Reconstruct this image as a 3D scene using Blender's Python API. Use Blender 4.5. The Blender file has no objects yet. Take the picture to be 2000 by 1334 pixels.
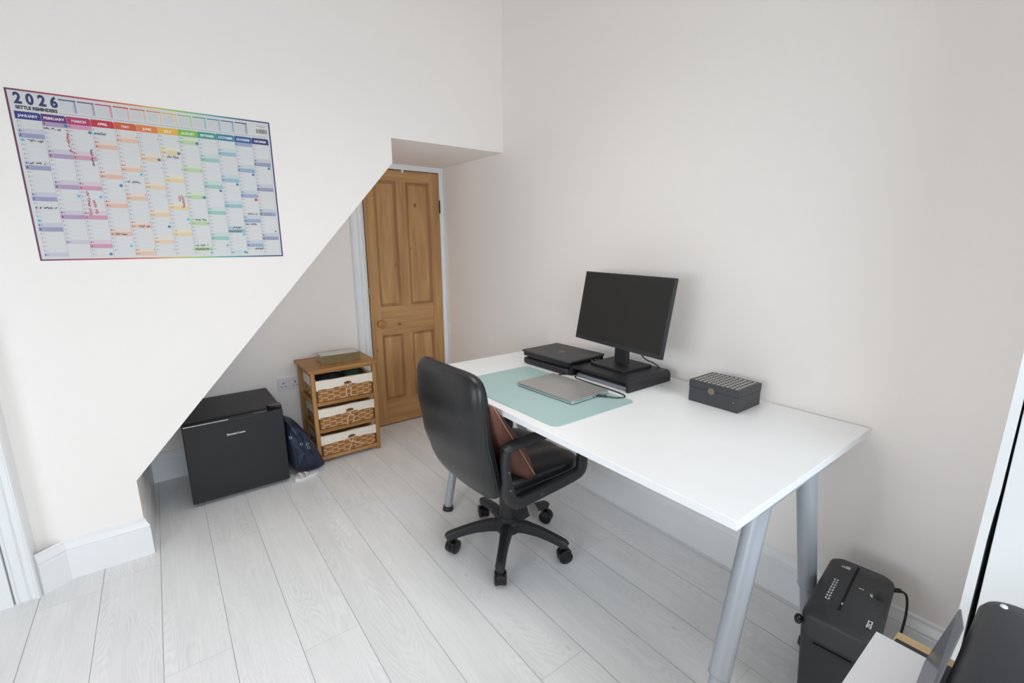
import bpy, bmesh, math, random, datetime
from mathutils import Vector, Matrix, noise
random.seed(7)
C = bpy.context.scene.collection
SC = bpy.context.scene
PI = math.pi

# ---------------------------------------------------------------- camera
CAM = Vector((0, 0, 1.38)); F = 907.67; PITCH, ROLL, YAW = 0.210558, -0.0041707, 0.647658
fwd = Vector((math.sin(YAW)*math.cos(PITCH), math.cos(YAW)*math.cos(PITCH), -math.sin(PITCH)))
rt = Vector((math.cos(YAW), -math.sin(YAW), 0)); up = rt.cross(fwd)
r2 = rt*math.cos(ROLL) + up*math.sin(ROLL); u2 = -rt*math.sin(ROLL) + up*math.cos(ROLL)
cd = bpy.data.cameras.new('camera'); cam = bpy.data.objects.new('camera', cd); C.objects.link(cam)
cd.sensor_fit = 'HORIZONTAL'; cd.sensor_width = 36.0; cd.lens = F/2000*36.0
cd.clip_start = 0.02
m = Matrix((r2, u2, -fwd)).transposed().to_4x4(); m.translation = CAM
cam.matrix_world = m; SC.camera = cam

# ---------------------------------------------------------------- world, light, exposure
w = bpy.data.worlds.new('world'); SC.world = w; w.use_nodes = True
w.node_tree.nodes['Background'].inputs[0].default_value = (0.80, 0.89, 1.0, 1)
w.node_tree.nodes['Background'].inputs[1].default_value = 1.0
def area(name, loc, target, sx, sy, power, col, spread=PI):
    l = bpy.data.lights.new(name, 'AREA'); l.shape = 'RECTANGLE'; l.size = sx; l.size_y = sy
    l.energy = power; l.color = col; l.spread = spread
    o = bpy.data.objects.new(name, l); C.objects.link(o); o.location = loc
    o.rotation_euler = (Vector(target)-Vector(loc)).to_track_quat('-Z', 'Y').to_euler()
    return o

area('window_daylight', (0.40, -1.72, 1.6), (0.38, -0.72, 0.5), 2.2, 1.3, 49, (0.80, 0.91, 1.0))
area('side_fill', (-1.70, 0.5, 1.0), (-0.7, 0.6, 0.4), 1.4, 1.2, 28, (0.86, 0.93, 1.0))  # unseen fill from the left, added to lift right wall and under-desk floor
area('ceiling_fill', (0.70, 1.35, 2.93), (0.70, 1.35, 0), 0.9, 0.9, 4.5, (1.0, 0.97, 0.94), math.radians(90))  # unseen overhead fill, added to brighten desk and floor
SC.view_settings.view_transform = 'Standard'; SC.view_settings.look = 'None'
SC.view_settings.exposure = 0.41; SC.view_settings.gamma = 1.0; SC.view_settings.use_curve_mapping = False
SC.cycles.max_bounces = 10; SC.cycles.diffuse_bounces = 7; SC.cycles.use_denoising = True

# ---------------------------------------------------------------- materials
def lin(c):
    return tuple(((v/255)/12.92 if v/255 <= .04045 else ((v/255+.055)/1.055)**2.4) for v in c)
def mat(name, rgb, rough=.5, metal=0, bump=0, bscale=60, var=0, vscale=8, spec=.5, coat=0, stretch=(1,1,1), srgb=True):
    m = bpy.data.materials.new(name); m.use_nodes = True
    nt = m.node_tree; b = nt.nodes['Principled BSDF']
    c = lin(rgb) if srgb else rgb
    b.inputs['Base Color'].default_value = (*c, 1); b.inputs['Roughness'].default_value = rough
    b.inputs['Metallic'].default_value = metal; b.inputs['Specular IOR Level'].default_value = spec
    b.inputs['Coat Weight'].default_value = coat
    tc = nt.nodes.new('ShaderNodeTexCoord'); mp = nt.nodes.new('ShaderNodeMapping')
    mp.inputs['Scale'].default_value = stretch
    nt.links.new(tc.outputs['Object'], mp.inputs[0])
    n = nt.nodes.new('ShaderNodeTexNoise'); n.inputs['Scale'].default_value = vscale; n.inputs['Detail'].default_value = 5
    nt.links.new(mp.outputs[0], n.inputs['Vector'])
    v = var if var else .03
    mx = nt.nodes.new('ShaderNodeMix'); mx.data_type = 'RGBA'
    mx.inputs[6].default_value = (*[x*(1-v) for x in c], 1); mx.inputs[7].default_value = (*[min(1, x*(1+v)) for x in c], 1)
    nt.links.new(n.outputs['Fac'], mx.inputs[0]); nt.links.new(mx.outputs[2], b.inputs['Base Color'])
    if bump:
        n2 = nt.nodes.new('ShaderNodeTexNoise'); n2.inputs['Scale'].default_value = bscale; n2.inputs['Detail'].default_value = 4
        nt.links.new(mp.outputs[0], n2.inputs['Vector'])
        bp = nt.nodes.new('ShaderNodeBump'); bp.inputs['Strength'].default_value = bump; bp.inputs['Distance'].default_value = .002
        nt.links.new(n2.outputs['Fac'], bp.inputs['Height']); nt.links.new(bp.outputs[0], b.inputs['Normal'])
    return m
def flat(name, rgb, rough=.6, **k): return mat(name, rgb, rough, **k)

def pine(name, axis, base=(214, 168, 114), dark=(184, 136, 88), knots=True):
    """pine with long grain along the given axis (0,1,2)"""
    m = bpy.data.materials.new(name); m.use_nodes = True; nt = m.node_tree; b = nt.nodes['Principled BSDF']
    b.inputs['Roughness'].default_value = .5; b.inputs['Specular IOR Level'].default_value = .35
    tc = nt.nodes.new('ShaderNodeTexCoord'); mp = nt.nodes.new('ShaderNodeMapping')
    s = [22, 22, 22]; s[axis] = 1.6; mp.inputs['Scale'].default_value = s
    nt.links.new(tc.outputs['Object'], mp.inputs[0])
    n = nt.nodes.new('ShaderNodeTexNoise'); n.inputs['Scale'].default_value = 1.0; n.inputs['Detail'].default_value = 6; n.inputs['Distortion'].default_value = .6
    nt.links.new(mp.outputs[0], n.inputs['Vector'])
    r = nt.nodes.new('ShaderNodeValToRGB'); r.color_ramp.elements[0].position = .32; r.color_ramp.elements[1].position = .68
    r.color_ramp.elements[0].color = (*lin(dark), 1); r.color_ramp.elements[1].color = (*lin(base), 1)
    nt.links.new(n.outputs['Fac'], r.inputs[0])
    fine = nt.nodes.new('ShaderNodeTexNoise'); mp2 = nt.nodes.new('ShaderNodeMapping'); s2 = [160, 160, 160]; s2[axis] = 5; mp2.inputs['Scale'].default_value = s2
    nt.links.new(tc.outputs['Object'], mp2.inputs[0]); nt.links.new(mp2.outputs[0], fine.inputs['Vector']); fine.inputs['Scale'].default_value = 1
    mx = nt.nodes.new('ShaderNodeMix'); mx.data_type = 'RGBA'; mx.blend_type = 'MULTIPLY'; mx.inputs[0].default_value = .30
    nt.links.new(r.outputs[0], mx.inputs[6]); nt.links.new(fine.outputs['Fac'], mx.inputs[7])
    last = mx.outputs[2]
    if knots:
        vo = nt.nodes.new('ShaderNodeTexVoronoi'); mp3 = nt.nodes.new('ShaderNodeMapping'); s3 = [7.5, 7.5, 7.5]; s3[axis] = 5.0; mp3.inputs['Scale'].default_value = s3
        nt.links.new(tc.outputs['Object'], mp3.inputs[0]); nt.links.new(mp3.outputs[0], vo.inputs['Vector']); vo.inputs['Scale'].default_value = 1
        rr = nt.nodes.new('ShaderNodeValToRGB'); rr.color_ramp.elements[0].position = .045; rr.color_ramp.elements[0].color = (1, 1, 1, 1)
        rr.color_ramp.elements[1].position = .11; rr.color_ramp.elements[1].color = (0, 0, 0, 1)
        nt.links.new(vo.outputs['Distance'], rr.inputs[0])
        mk = nt.nodes.new('ShaderNodeMix'); mk.data_type = 'RGBA'; mk.inputs[7].default_value = (*lin((110, 70, 38)), 1)
        ml = nt.nodes.new('ShaderNodeMath'); ml.operation = 'MULTIPLY'; ml.inputs[1].default_value = .8
        nt.links.new(rr.outputs[0], ml.inputs[0]); nt.links.new(ml.outputs[0], mk.inputs[0])
        nt.links.new(last, mk.inputs[6]); last = mk.outputs[2]
    nt.links.new(last, b.inputs['Base Color'])
    bp = nt.nodes.new('ShaderNodeBump'); bp.inputs['Strength'].default_value = .15; bp.inputs['Distance'].default_value = .001
    nt.links.new(fine.outputs['Fac'], bp.inputs['Height']); nt.links.new(bp.outputs[0], b.inputs['Normal'])
    return m

def plank_mat():
    m = bpy.data.materials.new('pale_oak_laminate'); m.use_nodes = True; nt = m.node_tree; b = nt.nodes['Principled BSDF']
    L = nt.links.new; N = nt.nodes.new
    tc = N('ShaderNodeTexCoord'); at = N('ShaderNodeAttribute'); at.attribute_name = 'plank'
    add = N('ShaderNodeVectorMath'); add.operation = 'ADD'; sc = N('ShaderNodeVectorMath'); sc.operation = 'SCALE'; sc.inputs['Scale'].default_value = 37
    L(at.outputs['Color'], sc.inputs[0]); L(tc.outputs['Object'], add.inputs[0]); L(sc.outputs[0], add.inputs[1])
    # cathedral rings: bands of a stretched noise field
    mp = N('ShaderNodeMapping'); mp.inputs['Scale'].default_value = (8.0, 1.5, 1); L(add.outputs[0], mp.inputs[0])
    n = N('ShaderNodeTexNoise'); n.inputs['Scale'].default_value = 1; n.inputs['Detail'].default_value = 1.5; L(mp.outputs[0], n.inputs['Vector'])
    mu = N('ShaderNodeMath'); mu.operation = 'MULTIPLY'; mu.inputs[1].default_value = 210; L(n.outputs['Fac'], mu.inputs[0])
    sn = N('ShaderNodeMath'); sn.operation = 'SINE'; L(mu.outputs[0], sn.inputs[0])
    # mask so that rings only show in places
    n3 = N('ShaderNodeTexNoise'); mp3 = N('ShaderNodeMapping'); mp3.inputs['Scale'].default_value = (5, 1.6, 1); L(add.outputs[0], mp3.inputs[0]); L(mp3.outputs[0], n3.inputs['Vector']); n3.inputs['Scale'].default_value = 1
    mr = N('ShaderNodeMapRange'); mr.inputs[1].default_value = .42; mr.inputs[2].default_value = .62; L(n3.outputs['Fac'], mr.inputs[0])
    rm = N('ShaderNodeMath'); rm.operation = 'MULTIPLY'; L(sn.outputs[0], rm.inputs[0]); L(mr.outputs[0], rm.inputs[1])
    # fine fibres and grey clouds
    mp2 = N('ShaderNodeMapping'); mp2.inputs['Scale'].default_value = (120, 5, 1); L(add.outputs[0], mp2.inputs[0])
    n2 = N('ShaderNodeTexNoise'); n2.inputs['Scale'].default_value = 1; n2.inputs['Detail'].default_value = 4; L(mp2.outputs[0], n2.inputs['Vector'])
    mp4 = N('ShaderNodeMapping'); mp4.inputs['Scale'].default_value = (9, 1.6, 1); L(add.outputs[0], mp4.inputs[0])
    n4 = N('ShaderNodeTexNoise'); n4.inputs['Scale'].default_value = 1; n4.inputs['Detail'].default_value = 6; L(mp4.outputs[0], n4.inputs['Vector'])
    def mulc(sock, k, o):
        q = N('ShaderNodeMath'); q.operation = 'MULTIPLY_ADD'; q.inputs[1].default_value = k; q.inputs[2].default_value = o; L(sock, q.inputs[0]); return q.outputs[0]
    def addn(a, c):
        q = N('ShaderNodeMath'); q.operation = 'ADD'; L(a, q.inputs[0]); L(c, q.inputs[1]); return q.outputs[0]
    sep = N('ShaderNodeSeparateColor'); L(at.outputs['Color'], sep.inputs[0])
    tot = addn(addn(mulc(rm.outputs[0], .040, 0), mulc(n2.outputs['Fac'], .16, -.08)), addn(mulc(n4.outputs['Fac'], .30, -.15), mulc(sep.outputs[0], .05, -.025)))
    vo = N('ShaderNodeTexVoronoi'); mpk = N('ShaderNodeMapping'); mpk.inputs['Scale'].default_value = (5.5, 2.6, 1); L(add.outputs[0], mpk.inputs[0]); L(mpk.outputs[0], vo.inputs['Vector']); vo.inputs['Scale'].default_value = 1
    kr = N('ShaderNodeMapRange'); kr.inputs[1].default_value = .015; kr.inputs[2].default_value = .05; kr.inputs[3].default_value = -.18; kr.inputs[4].default_value = 0; L(vo.outputs['Distance'], kr.inputs[0])
    tot = addn(tot, kr.outputs[0])
    r = N('ShaderNodeMapRange'); r.inputs[1].default_value = -.25; r.inputs[2].default_value = .25; L(tot, r.inputs[0])
    mx = N('ShaderNodeMix'); mx.data_type = 'RGBA'; mx.inputs[6].default_value = (*lin((206, 206, 206)), 1); mx.inputs[7].default_value = (*lin((250, 250, 250)), 1)
    L(r.outputs[0], mx.inputs[0]); L(mx.outputs[2], b.inputs['Base Color'])
    b.inputs['Roughness'].default_value = .42; b.inputs['Specular IOR Level'].default_value = .4
    bp = N('ShaderNodeBump'); bp.inputs['Strength'].default_value = .12; bp.inputs['Distance'].default_value = .001; L(tot, bp.inputs['Height']); L(bp.outputs[0], b.inputs['Normal'])
    return m

WALL = mat('white_wall_paint', (249, 243, 239), .75, bump=.12, bscale=45, var=.008, vscale=1.2, spec=.25)
WALL2 = mat('bounce_toned_wall', (178, 171, 162), .8)  # unseen walls: darker, warmer tone chosen to shape the bounced light
CEIL = mat('bounce_toned_ceiling', (203, 196, 186), .8, bump=.08, bscale=40)  # unseen ceiling: toned down and warmed to dim and tint the bounce
GLOSS = mat('white_gloss_woodwork', (238, 239, 240), .3, bump=.06, bscale=18)
PINEV = pine('waxed_pine_upright', 2); PINEH = pine('waxed_pine_crosswise', 0)
MOULD = pine('pine_moulding_shaded', 2, (190, 140, 92), (160, 112, 70), False)  # darker pine: shade along the mouldings mixed into the colour
OAK = pine('honey_wood', 0, (206, 154, 94), (168, 118, 66), False)
OAKV = pine('honey_wood_upright', 2, (204, 154, 96), (168, 118, 66), False)
PLANK = plank_mat(); GROOVE = flat('plank_groove', (176, 173, 168), .8)
GAPSHADE = flat('gap_shade', (22, 20, 18), .9)  # near-black fill standing in for shade inside gaps
BLKL = mat('black_leather', (26, 26, 28), .34, bump=.35, bscale=260, var=.15, spec=.55)
BLKP = mat('black_plastic', (38, 38, 41), .48, bump=.15, bscale=400, var=.06)
BLKG = mat('gloss_black_plastic', (18, 18, 20), .2)
GREYP = mat('worn_grey_plastic', (112, 108, 104), .55, var=.2, vscale=60)
SILV = mat('silver_painted_steel', (172, 176, 184), .38, metal=.35, bump=.03, bscale=300)
CHROME = mat('chrome', (205, 205, 205), .15, metal=1)
BRASS = mat('aged_brass', (150, 136, 110), .4, metal=.5, var=.3, vscale=200)
DESKW = mat('white_desk_laminate', (240, 241, 242), .35, spec=.45)
DESKE = mat('white_edge_band', (233, 234, 238), .45)
MINT = mat('pale_teal_leatherette', (168, 195, 194), .5, bump=.1, bscale=500)
ALU = mat('brushed_aluminium_lid', (172, 170, 166), .36, metal=.5, bump=.02, bscale=500)
ALUE = mat('aluminium_edge', (200, 205, 208), .25, metal=.7)
SCREEN = mat('matt_dark_screen', (34, 34, 32), .4, spec=.4)
BEZEL = mat('monitor_bezel', (50, 50, 50), .45)
BROWN = mat('brown_leather', (98, 60, 48), .5, bump=.5, bscale=160, var=.25, vscale=40)
SEAM = flat('pale_piping', (172, 130, 112), .6)
NAVY = mat('navy_leather', (36, 44, 66), .42, bump=.4, bscale=120, var=.12, vscale=30)
CREAM = mat('cream_cotton', (240, 230, 216), .9, bump=.5, bscale=90, var=.05)
STRING = flat('cream_cord', (228, 205, 182), .85)
WICK = mat('woven_rattan', (196, 146, 94), .5, bump=.4, bscale=220, var=.55, vscale=55, stretch=(.5, .5, 1.6))
WICKM = mat('woven_rattan_gap_shade', (172, 122, 74), .55, var=.4, vscale=70)  # darker rattan: shade between the strands painted as colour
WICKD = flat('rattan_rim_and_gap_shade', (112, 72, 42), .7)  # rim colour; also paints the shade in weave gaps and handle hole
WPLAS = mat('white_plastic', (228, 224, 230), .4)
EBONY = mat('dark_stained_box', (62, 63, 66), .55, bump=.2, bscale=120, var=.12, vscale=25, stretch=(1, 8, 8))
GREYIN = mat('pale_lattice_inlay', (168, 166, 158), .5)
PAPER = flat('white_paper', (240, 240, 245), .7)
KRAFT = mat('light_pine_board', (214, 186, 138), .6, var=.08, vscale=60, bump=.1)
WHITEINK = flat('white_print', (225, 225, 225), .6)
MIRR = mat('antique_mirror_glass', (176, 182, 170), .22, metal=.35, var=.2, vscale=60)
MIRRD = mat('mottled_mercury_glass', (140, 122, 84), .35, metal=.25, var=.5, vscale=140, bump=.3, bscale=200)
SMOKE = mat('smoky_clear_plastic', (120, 124, 132), .3)
_nt = SMOKE.node_tree; _tr = _nt.nodes.new('ShaderNodeBsdfTransparent'); _ms = _nt.nodes.new('ShaderNodeMixShader'); _ms.inputs[0].default_value = .72
_tr.inputs[0].default_value = (.6, .62, .66, 1)
_nt.links.new(_tr.outputs[0], _ms.inputs[1]); _nt.links.new(_nt.nodes['Principled BSDF'].outputs[0], _ms.inputs[2])
_nt.links.new(_ms.outputs[0], _nt.nodes['Material Output'].inputs[0])
GLASS = bpy.data.materials.new('window_glass'); GLASS.use_nodes = True
_b = GLASS.node_tree.nodes['Principled BSDF']; _b.inputs['Transmission Weight'].default_value = 1; _b.inputs['Roughness'].default_value = 0; _b.inputs['IOR'].default_value = 1.01

# ---------------------------------------------------------------- mesh helpers
def box(bm, x0, x1, y0, y1, z0, z1, mi=0, M=None, bev=0, seg=2):
    vs = [bm.verts.new((x, y, z)) for z in (z0, z1) for y in (y0, y1) for x in (x0, x1)]
    fs = []
    for idx in ((0, 2, 3, 1), (4, 5, 7, 6), (0, 1, 5, 4), (2, 6, 7, 3), (0, 4, 6, 2), (1, 3, 7, 5)):
        f = bm.faces.new([vs[i] for i in idx]); f.material_index = mi; fs.append(f)
    if bev:
        es = set(e for f in fs for e in f.edges)
        r = bmesh.ops.bevel(bm, geom=list(es), offset=bev, segments=seg, affect='EDGES', profile=.5)
        vs = list(set(v for f in r['faces'] for v in f.verts) | set(v for v in vs if v.is_valid))
        for f in r['faces']: f.material_index = mi
    if M is not None:
        for v in vs: v.co = M @ v.co
    return vs
def frame_at(d):
    d = d.normalized(); a = Vector((0, 0, 1)) if abs(d.z) < .9 else Vector((1, 0, 0))
    u = d.cross(a).normalized(); return u, d.cross(u).normalized()
def ring(bm, c, u, v, ru, rv, n): return [bm.verts.new(c + u*ru*math.cos(2*PI*i/n) + v*rv*math.sin(2*PI*i/n)) for i in range(n)]
def bridge(bm, a, b, mi=0):
    n = len(a)
    for i in range(n):
        f = bm.faces.new((a[i], a[(i+1) % n], b[(i+1) % n], b[i])); f.material_index = mi
def cap(bm, r, mi=0, flip=False):
    f = bm.faces.new(r[::-1] if flip else r); f.material_index = mi
def cyl(bm, p0, p1, r0, r1=None, n=24, mi=0):
    p0, p1 = Vector(p0), Vector(p1); r1 = r0 if r1 is None else r1
    u, v = frame_at(p1-p0); a = ring(bm, p0, u, v, r0, r0, n); b = ring(bm, p1, u, v, r1, r1, n)
    bridge(bm, a, b, mi); cap(bm, a, mi, True); cap(bm, b, mi)
def smooth_path(pts, k=6):
    P = [Vector(p) for p in pts]; out = []
    for i in range(len(P)-1):
        p0 = P[max(i-1, 0)]; p1 = P[i]; p2 = P[i+1]; p3 = P[min(i+2, len(P)-1)]
        for j in range(k):
            t = j/k
            out.append(.5*((2*p1) + (p2-p0)*t + (2*p0-5*p1+4*p2-p3)*t*t + (3*p1-p0-3*p2+p3)*t**3))
    out.append(P[-1]); return out
def tube(bm, pts, r, n=8, mi=0, smooth=6):
    P = smooth_path(pts, smooth) if smooth else [Vector(p) for p in pts]
    prev = None; u = None
    for i, p in enumerate(P):
        d = (P[min(i+1, len(P)-1)] - P[max(i-1, 0)])
        if d.length < 1e-9: continue
        d.normalize()
        if u is None: u, v = frame_at(d)
        u = (u - d*u.dot(d)).normalized(); v = d.cross(u)
        rr = r[0] + (r[1]-r[0])*i/(len(P)-1) if isinstance(r, tuple) else r
        a = ring(bm, p, u, v, rr, rr, n)
        if prev: bridge(bm, prev, a, mi)
        else: cap(bm, a, mi, True)
        prev = a
    cap(bm, prev, mi)
def sweep(bm, pts, side, hw, ht, mi=0, rnd=.35):
    """rectangular bar with softened corners along pts; 'side' is the fixed lateral direction; hw half width along it, ht half thickness"""
    P = [Vector(p) for p in pts]; side = Vector(side); prev = None
    for i, p in enumerate(P):
        d = (P[min(i+1, len(P)-1)] - P[max(i-1, 0)]).normalized(); nrm = d.cross(side).normalized(); s2 = nrm.cross(d).normalized()
        W = hw[i] if isinstance(hw, (list, tuple)) else hw; T = ht[i] if isinstance(ht, (list, tuple)) else ht
        c = min(W, T)*rnd
        prof = [(W, T-c), (W-c, T), (-W+c, T), (-W, T-c), (-W, -T+c), (-W+c, -T), (W-c, -T), (W, -T+c)]
        a = [bm.verts.new(p + s2*x + nrm*y) for x, y in prof]
        if prev: bridge(bm, prev, a, mi)
        else: cap(bm, a, mi, True)
        prev = a
    cap(bm, prev, mi)
def prism(bm, poly, axis, a0, a1, mi=0):
    """extrude a 2-D polygon: axis 1 -> poly is (x,z), axis 0 -> (y,z), axis 2 -> (x,y)"""
    def P(q, t):
        return {0: (t, q[0], q[1]), 1: (q[0], t, q[1]), 2: (q[0], q[1], t)}[axis]
    A = [bm.verts.new(P(q, a0)) for q in poly]; B = [bm.verts.new(P(q, a1)) for q in poly]
    f1 = bm.faces.new(A); f2 = bm.faces.new(B[::-1]); fs = [f1, f2]; n = len(A)
    for i in range(n): fs.append(bm.faces.new((A[i], B[i], B[(i+1) % n], A[(i+1) % n])))
    for f in fs: f.material_index = mi
    return A + B
def superbox(bm, c, h, p=(4, 4, 4), n=14, mi=0, warp=None):
    """cushion-like solid: a cube grid pushed to a superellipsoid with half sizes h"""
    c = Vector(c); V = {}
    def vert(i, j, k):
        key = (i, j, k)
        if key in V: return V[key]
        q = Vector((2*i/n-1, 2*j/n-1, 2*k/n-1)); m_ = max(abs(q.x), abs(q.y), abs(q.z)); 
        q = Vector([math.tan(a*PI/4)/1.0 for a in q])
        s = (abs(q.x)**p[0] + abs(q.y)**p[1] + abs(q.z)**p[2])
        lo, hi = 0.0, 2.0
        for _ in range(30):
            t = (lo+hi)/2
            if (abs(q.x*t)**p[0] + abs(q.y*t)**p[1] + abs(q.z*t)**p[2]) > 1: hi = t
            else: lo = t
        q = q*lo; co = Vector((q.x*h[0], q.y*h[1], q.z*h[2]))
        if warp: co = warp(co)
        V[key] = bm.verts.new(c+co); return V[key]
    def quad(a, b, cc, d):
        f = bm.faces.new((a, b, cc, d)); f.material_index = mi
    for a in range(n):
        for b in range(n):
            quad(vert(a, b, 0), vert(a, b+1, 0), vert(a+1, b+1, 0), vert(a+1, b, 0))
            quad(vert(a, b, n), vert(a+1, b, n), vert(a+1, b+1, n), vert(a, b+1, n))
            quad(vert(a, 0, b), vert(a+1, 0, b), vert(a+1, 0, b+1), vert(a, 0, b+1))
            quad(vert(a, n, b), vert(a, n, b+1), vert(a+1, n, b+1), vert(a+1, n, b))
            quad(vert(0, a, b), vert(0, a, b+1), vert(0, a+1, b+1), vert(0, a+1, b))
            quad(vert(n, a, b), vert(n, a+1, b), vert(n, a+1, b+1), vert(n, a, b+1))
    return list(V.values())
def obj(name, bm, mats, parent=None, loc=(0, 0, 0), rot=(0, 0, 0), smooth=False, angle=40, bevel=0, label=None, kind=None):
    bmesh.ops.recalc_face_normals(bm, faces=bm.faces)
    me = bpy.data.meshes.new(name); bm.to_mesh(me); bm.free()
    for mm in (mats if isinstance(mats, (list, tuple)) else [mats]): me.materials.append(mm)
    o = bpy.data.objects.new(name, me); C.objects.link(o); o.location = loc; o.rotation_euler = rot
    if parent is not None: o.parent = parent
    if smooth:
        for p in me.polygons: p.use_smooth = True
        me.set_sharp_from_angle(angle=math.radians(angle))
    if bevel:
        b = o.modifiers.new('bevel', 'BEVEL'); b.width = bevel; b.segments = 2; b.limit_method = 'ANGLE'; b.angle_limit = math.radians(40)
    if label: o['label'] = label
    if kind: o['kind'] = kind
    return o
def thing(name, label, cat, loc=(0, 0, 0), rotz=0, group=None, rot=None):
    o = bpy.data.objects.new(name, None); C.objects.link(o); o.empty_display_size = .05
    o.location = loc; o.rotation_euler = rot if rot else (0, 0, rotz); o['label'] = label; o['category'] = cat
    if group: o['group'] = group
    return o
def tag(o, label, cat, group=None):
    o['label'] = label; o['category'] = cat
    if group: o['group'] = group
    return o
def struct(name, bm, m, parent=None, **k):
    o = obj(name, bm, m, parent, **k)
    if parent is None: o['kind'] = 'structure'
    return o
NB = bmesh.new
_fc = {}
def text_verts(txt, size, align='LEFT', bold=0.0):
    """outline text as flat polygons (list of verts, faces) in its own xy plane"""
    key = (txt, size, align, bold)
    if key in _fc: return _fc[key]
    cu = bpy.data.curves.new('t', 'FONT'); cu.body = txt; cu.size = size; cu.align_x = align; cu.offset = bold; cu.resolution_u = 3
    o = bpy.data.objects.new('t', cu); C.objects.link(o)
    dg = bpy.context.evaluated_depsgraph_get(); dg.update()
    me = bpy.data.meshes.new_from_object(o.evaluated_get(dg))
    r = ([v.co.copy() for v in me.vertices], [tuple(p.vertices) for p in me.polygons])
    bpy.data.objects.remove(o); bpy.data.curves.remove(cu); bpy.data.meshes.remove(me)
    _fc[key] = r; return r
def add_text(bm, txt, size, M, mi=0, align='LEFT', bold=0.0, sx=1.0):
    vs, fs = text_verts(txt, size, align, bold)
    V = [bm.verts.new(M @ Vector((v.x*sx, v.y, 0))) for v in vs]
    for f in fs:
        try: ff = bm.faces.new([V[i] for i in f]); ff.material_index = mi
        except ValueError: pass

# ================================================================= THE ROOM
XR = 1.825; YL = 2.50; YD = 3.29; XW = -1.75; YF = -1.80; ZC = 2.95
# floor: separate planks with thin grooves, all one surface
bm = NB(); lay = bm.loops.layers.color.new('plank')
JO = {-1: 1.68, 1: 1.51, 4: .93, 6: .546, 7: 1.30}
for k in range(-10, 10):
    xa, xb = .042+.1935*k, .042+.1935*(k+1)
    xa2, xb2 = max(xa, XW), min(xb, XR)
    if xb2-xa2 < .01: continue
    off = JO.get(k, random.uniform(-.5, -.1)); ys = [off+2.8*j for j in range(-4, 5)]
    for ya, yb in zip(ys, ys[1:]):
        a, b_ = max(ya, YF-.1), min(yb, YD+.3)
        if b_-a < .02: continue
        col = (random.random(), random.random(), random.random(), 1)
        g, ge = .0009, .0004
        vs = [bm.verts.new(q) for q in ((xa2+g, a+ge, 0), (xb2-g, a+ge, 0), (xb2-g, b_-ge, 0), (xa2+g, b_-ge, 0))]
        f = bm.faces.new(vs)
        for l in f.loops: l[lay] = col
box(bm, XW-.1, XR+.1, YF-.1, YD+.35, -.03, -.0012, 1)
obj('floor', bm, [PLANK, GROOVE], kind='structure')

# wall with the sloping cut-out under the stairs
bm = NB()
prism(bm, [(XW-.1, 0), (-.19, 0), (-.19, .357), (1.088, 1.800), (1.088, 1.927), (XR+.05, 1.927), (XR+.05, ZC), (XW-.1, ZC)], 1, YL, YD+.02)
obj('wall_left', bm, WALL, kind='structure')
bm = NB(); box(bm, XR, XR+.1, YF-.1, YD+.1, 0, ZC); obj('wall_right', bm, WALL, kind='structure')
bm = NB()   # alcove end wall, opening for the door
box(bm, -.25, 1.115, YD, YD+.1, 0, 2.0); box(bm, 1.115, XR+.05, YD, YD+.1, 1.90, 2.0); box(bm, 1.80, XR+.05, YD, YD+.1, 0, 1.9)
obj('wall_back', bm, WALL, kind='structure')
bm = NB(); box(bm, XW-.1, XR+.1, YF-.1, YD+.1, ZC, ZC+.1); obj('ceiling', bm, CEIL, kind='structure')
bm = NB()   # wall behind the camera with the main window
wx0, wx1, wz0, wz1 = -.85, 1.45, .85, 2.25
box(bm, XW-.1, wx0, YF-.1, YF, 0, ZC); box(bm, wx1, XR+.1, YF-.1, YF, 0, ZC); box(bm, wx0, wx1, YF-.1, YF, 0, wz0); box(bm, wx0, wx1, YF-.1, YF, wz1, ZC)
obj('wall_front', bm, WALL2, kind='structure')
bm = NB()
sy0, sy1 = -.65, .65
box(bm, XW-.1, XW, YF-.1, sy0, 0, ZC); box(bm, XW-.1, XW, sy1, YL+.05, 0, ZC); box(bm, XW-.1, XW, sy0, sy1, 0, wz0); box(bm, XW-.1, XW, sy0, sy1, wz1, ZC)
obj('wall_side', bm, WALL2, kind='structure')
def window(name, M, wd, ht):
    bm = NB(); t = .05
    for a in ((0, wd, 0, t), (0, wd, ht-t, ht), (0, t, t, ht-t), (wd-t, wd, t, ht-t), (wd/2-t/2, wd/2+t/2, t, ht-t), (t, wd-t, ht*.55, ht*.55+.04)):
        box(bm, a[0], a[1], -.03, .03, a[2], a[3], 0, M)
    f = struct(name, bm, GLOSS)
    bm = NB(); box(bm, t, wd-t, -.003, .003, t, ht-t, 0, M); obj('pane', bm, GLASS, f)
    bm = NB(); box(bm, -.03, wd+.03, .03, .14, -.03, 0, 0, M); obj('sill', bm, GLOSS, f)
window('window_1', Matrix.Translation((wx0, YF-.05, wz0)), wx1-wx0, wz1-wz0)
window('window_added', Matrix.Translation((XW-.05, sy1, wz0)) @ Matrix.Rotation(-PI/2, 4, 'Z'), sy1-sy0, wz1-wz0)  # unseen side window, added for more ambient light

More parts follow.
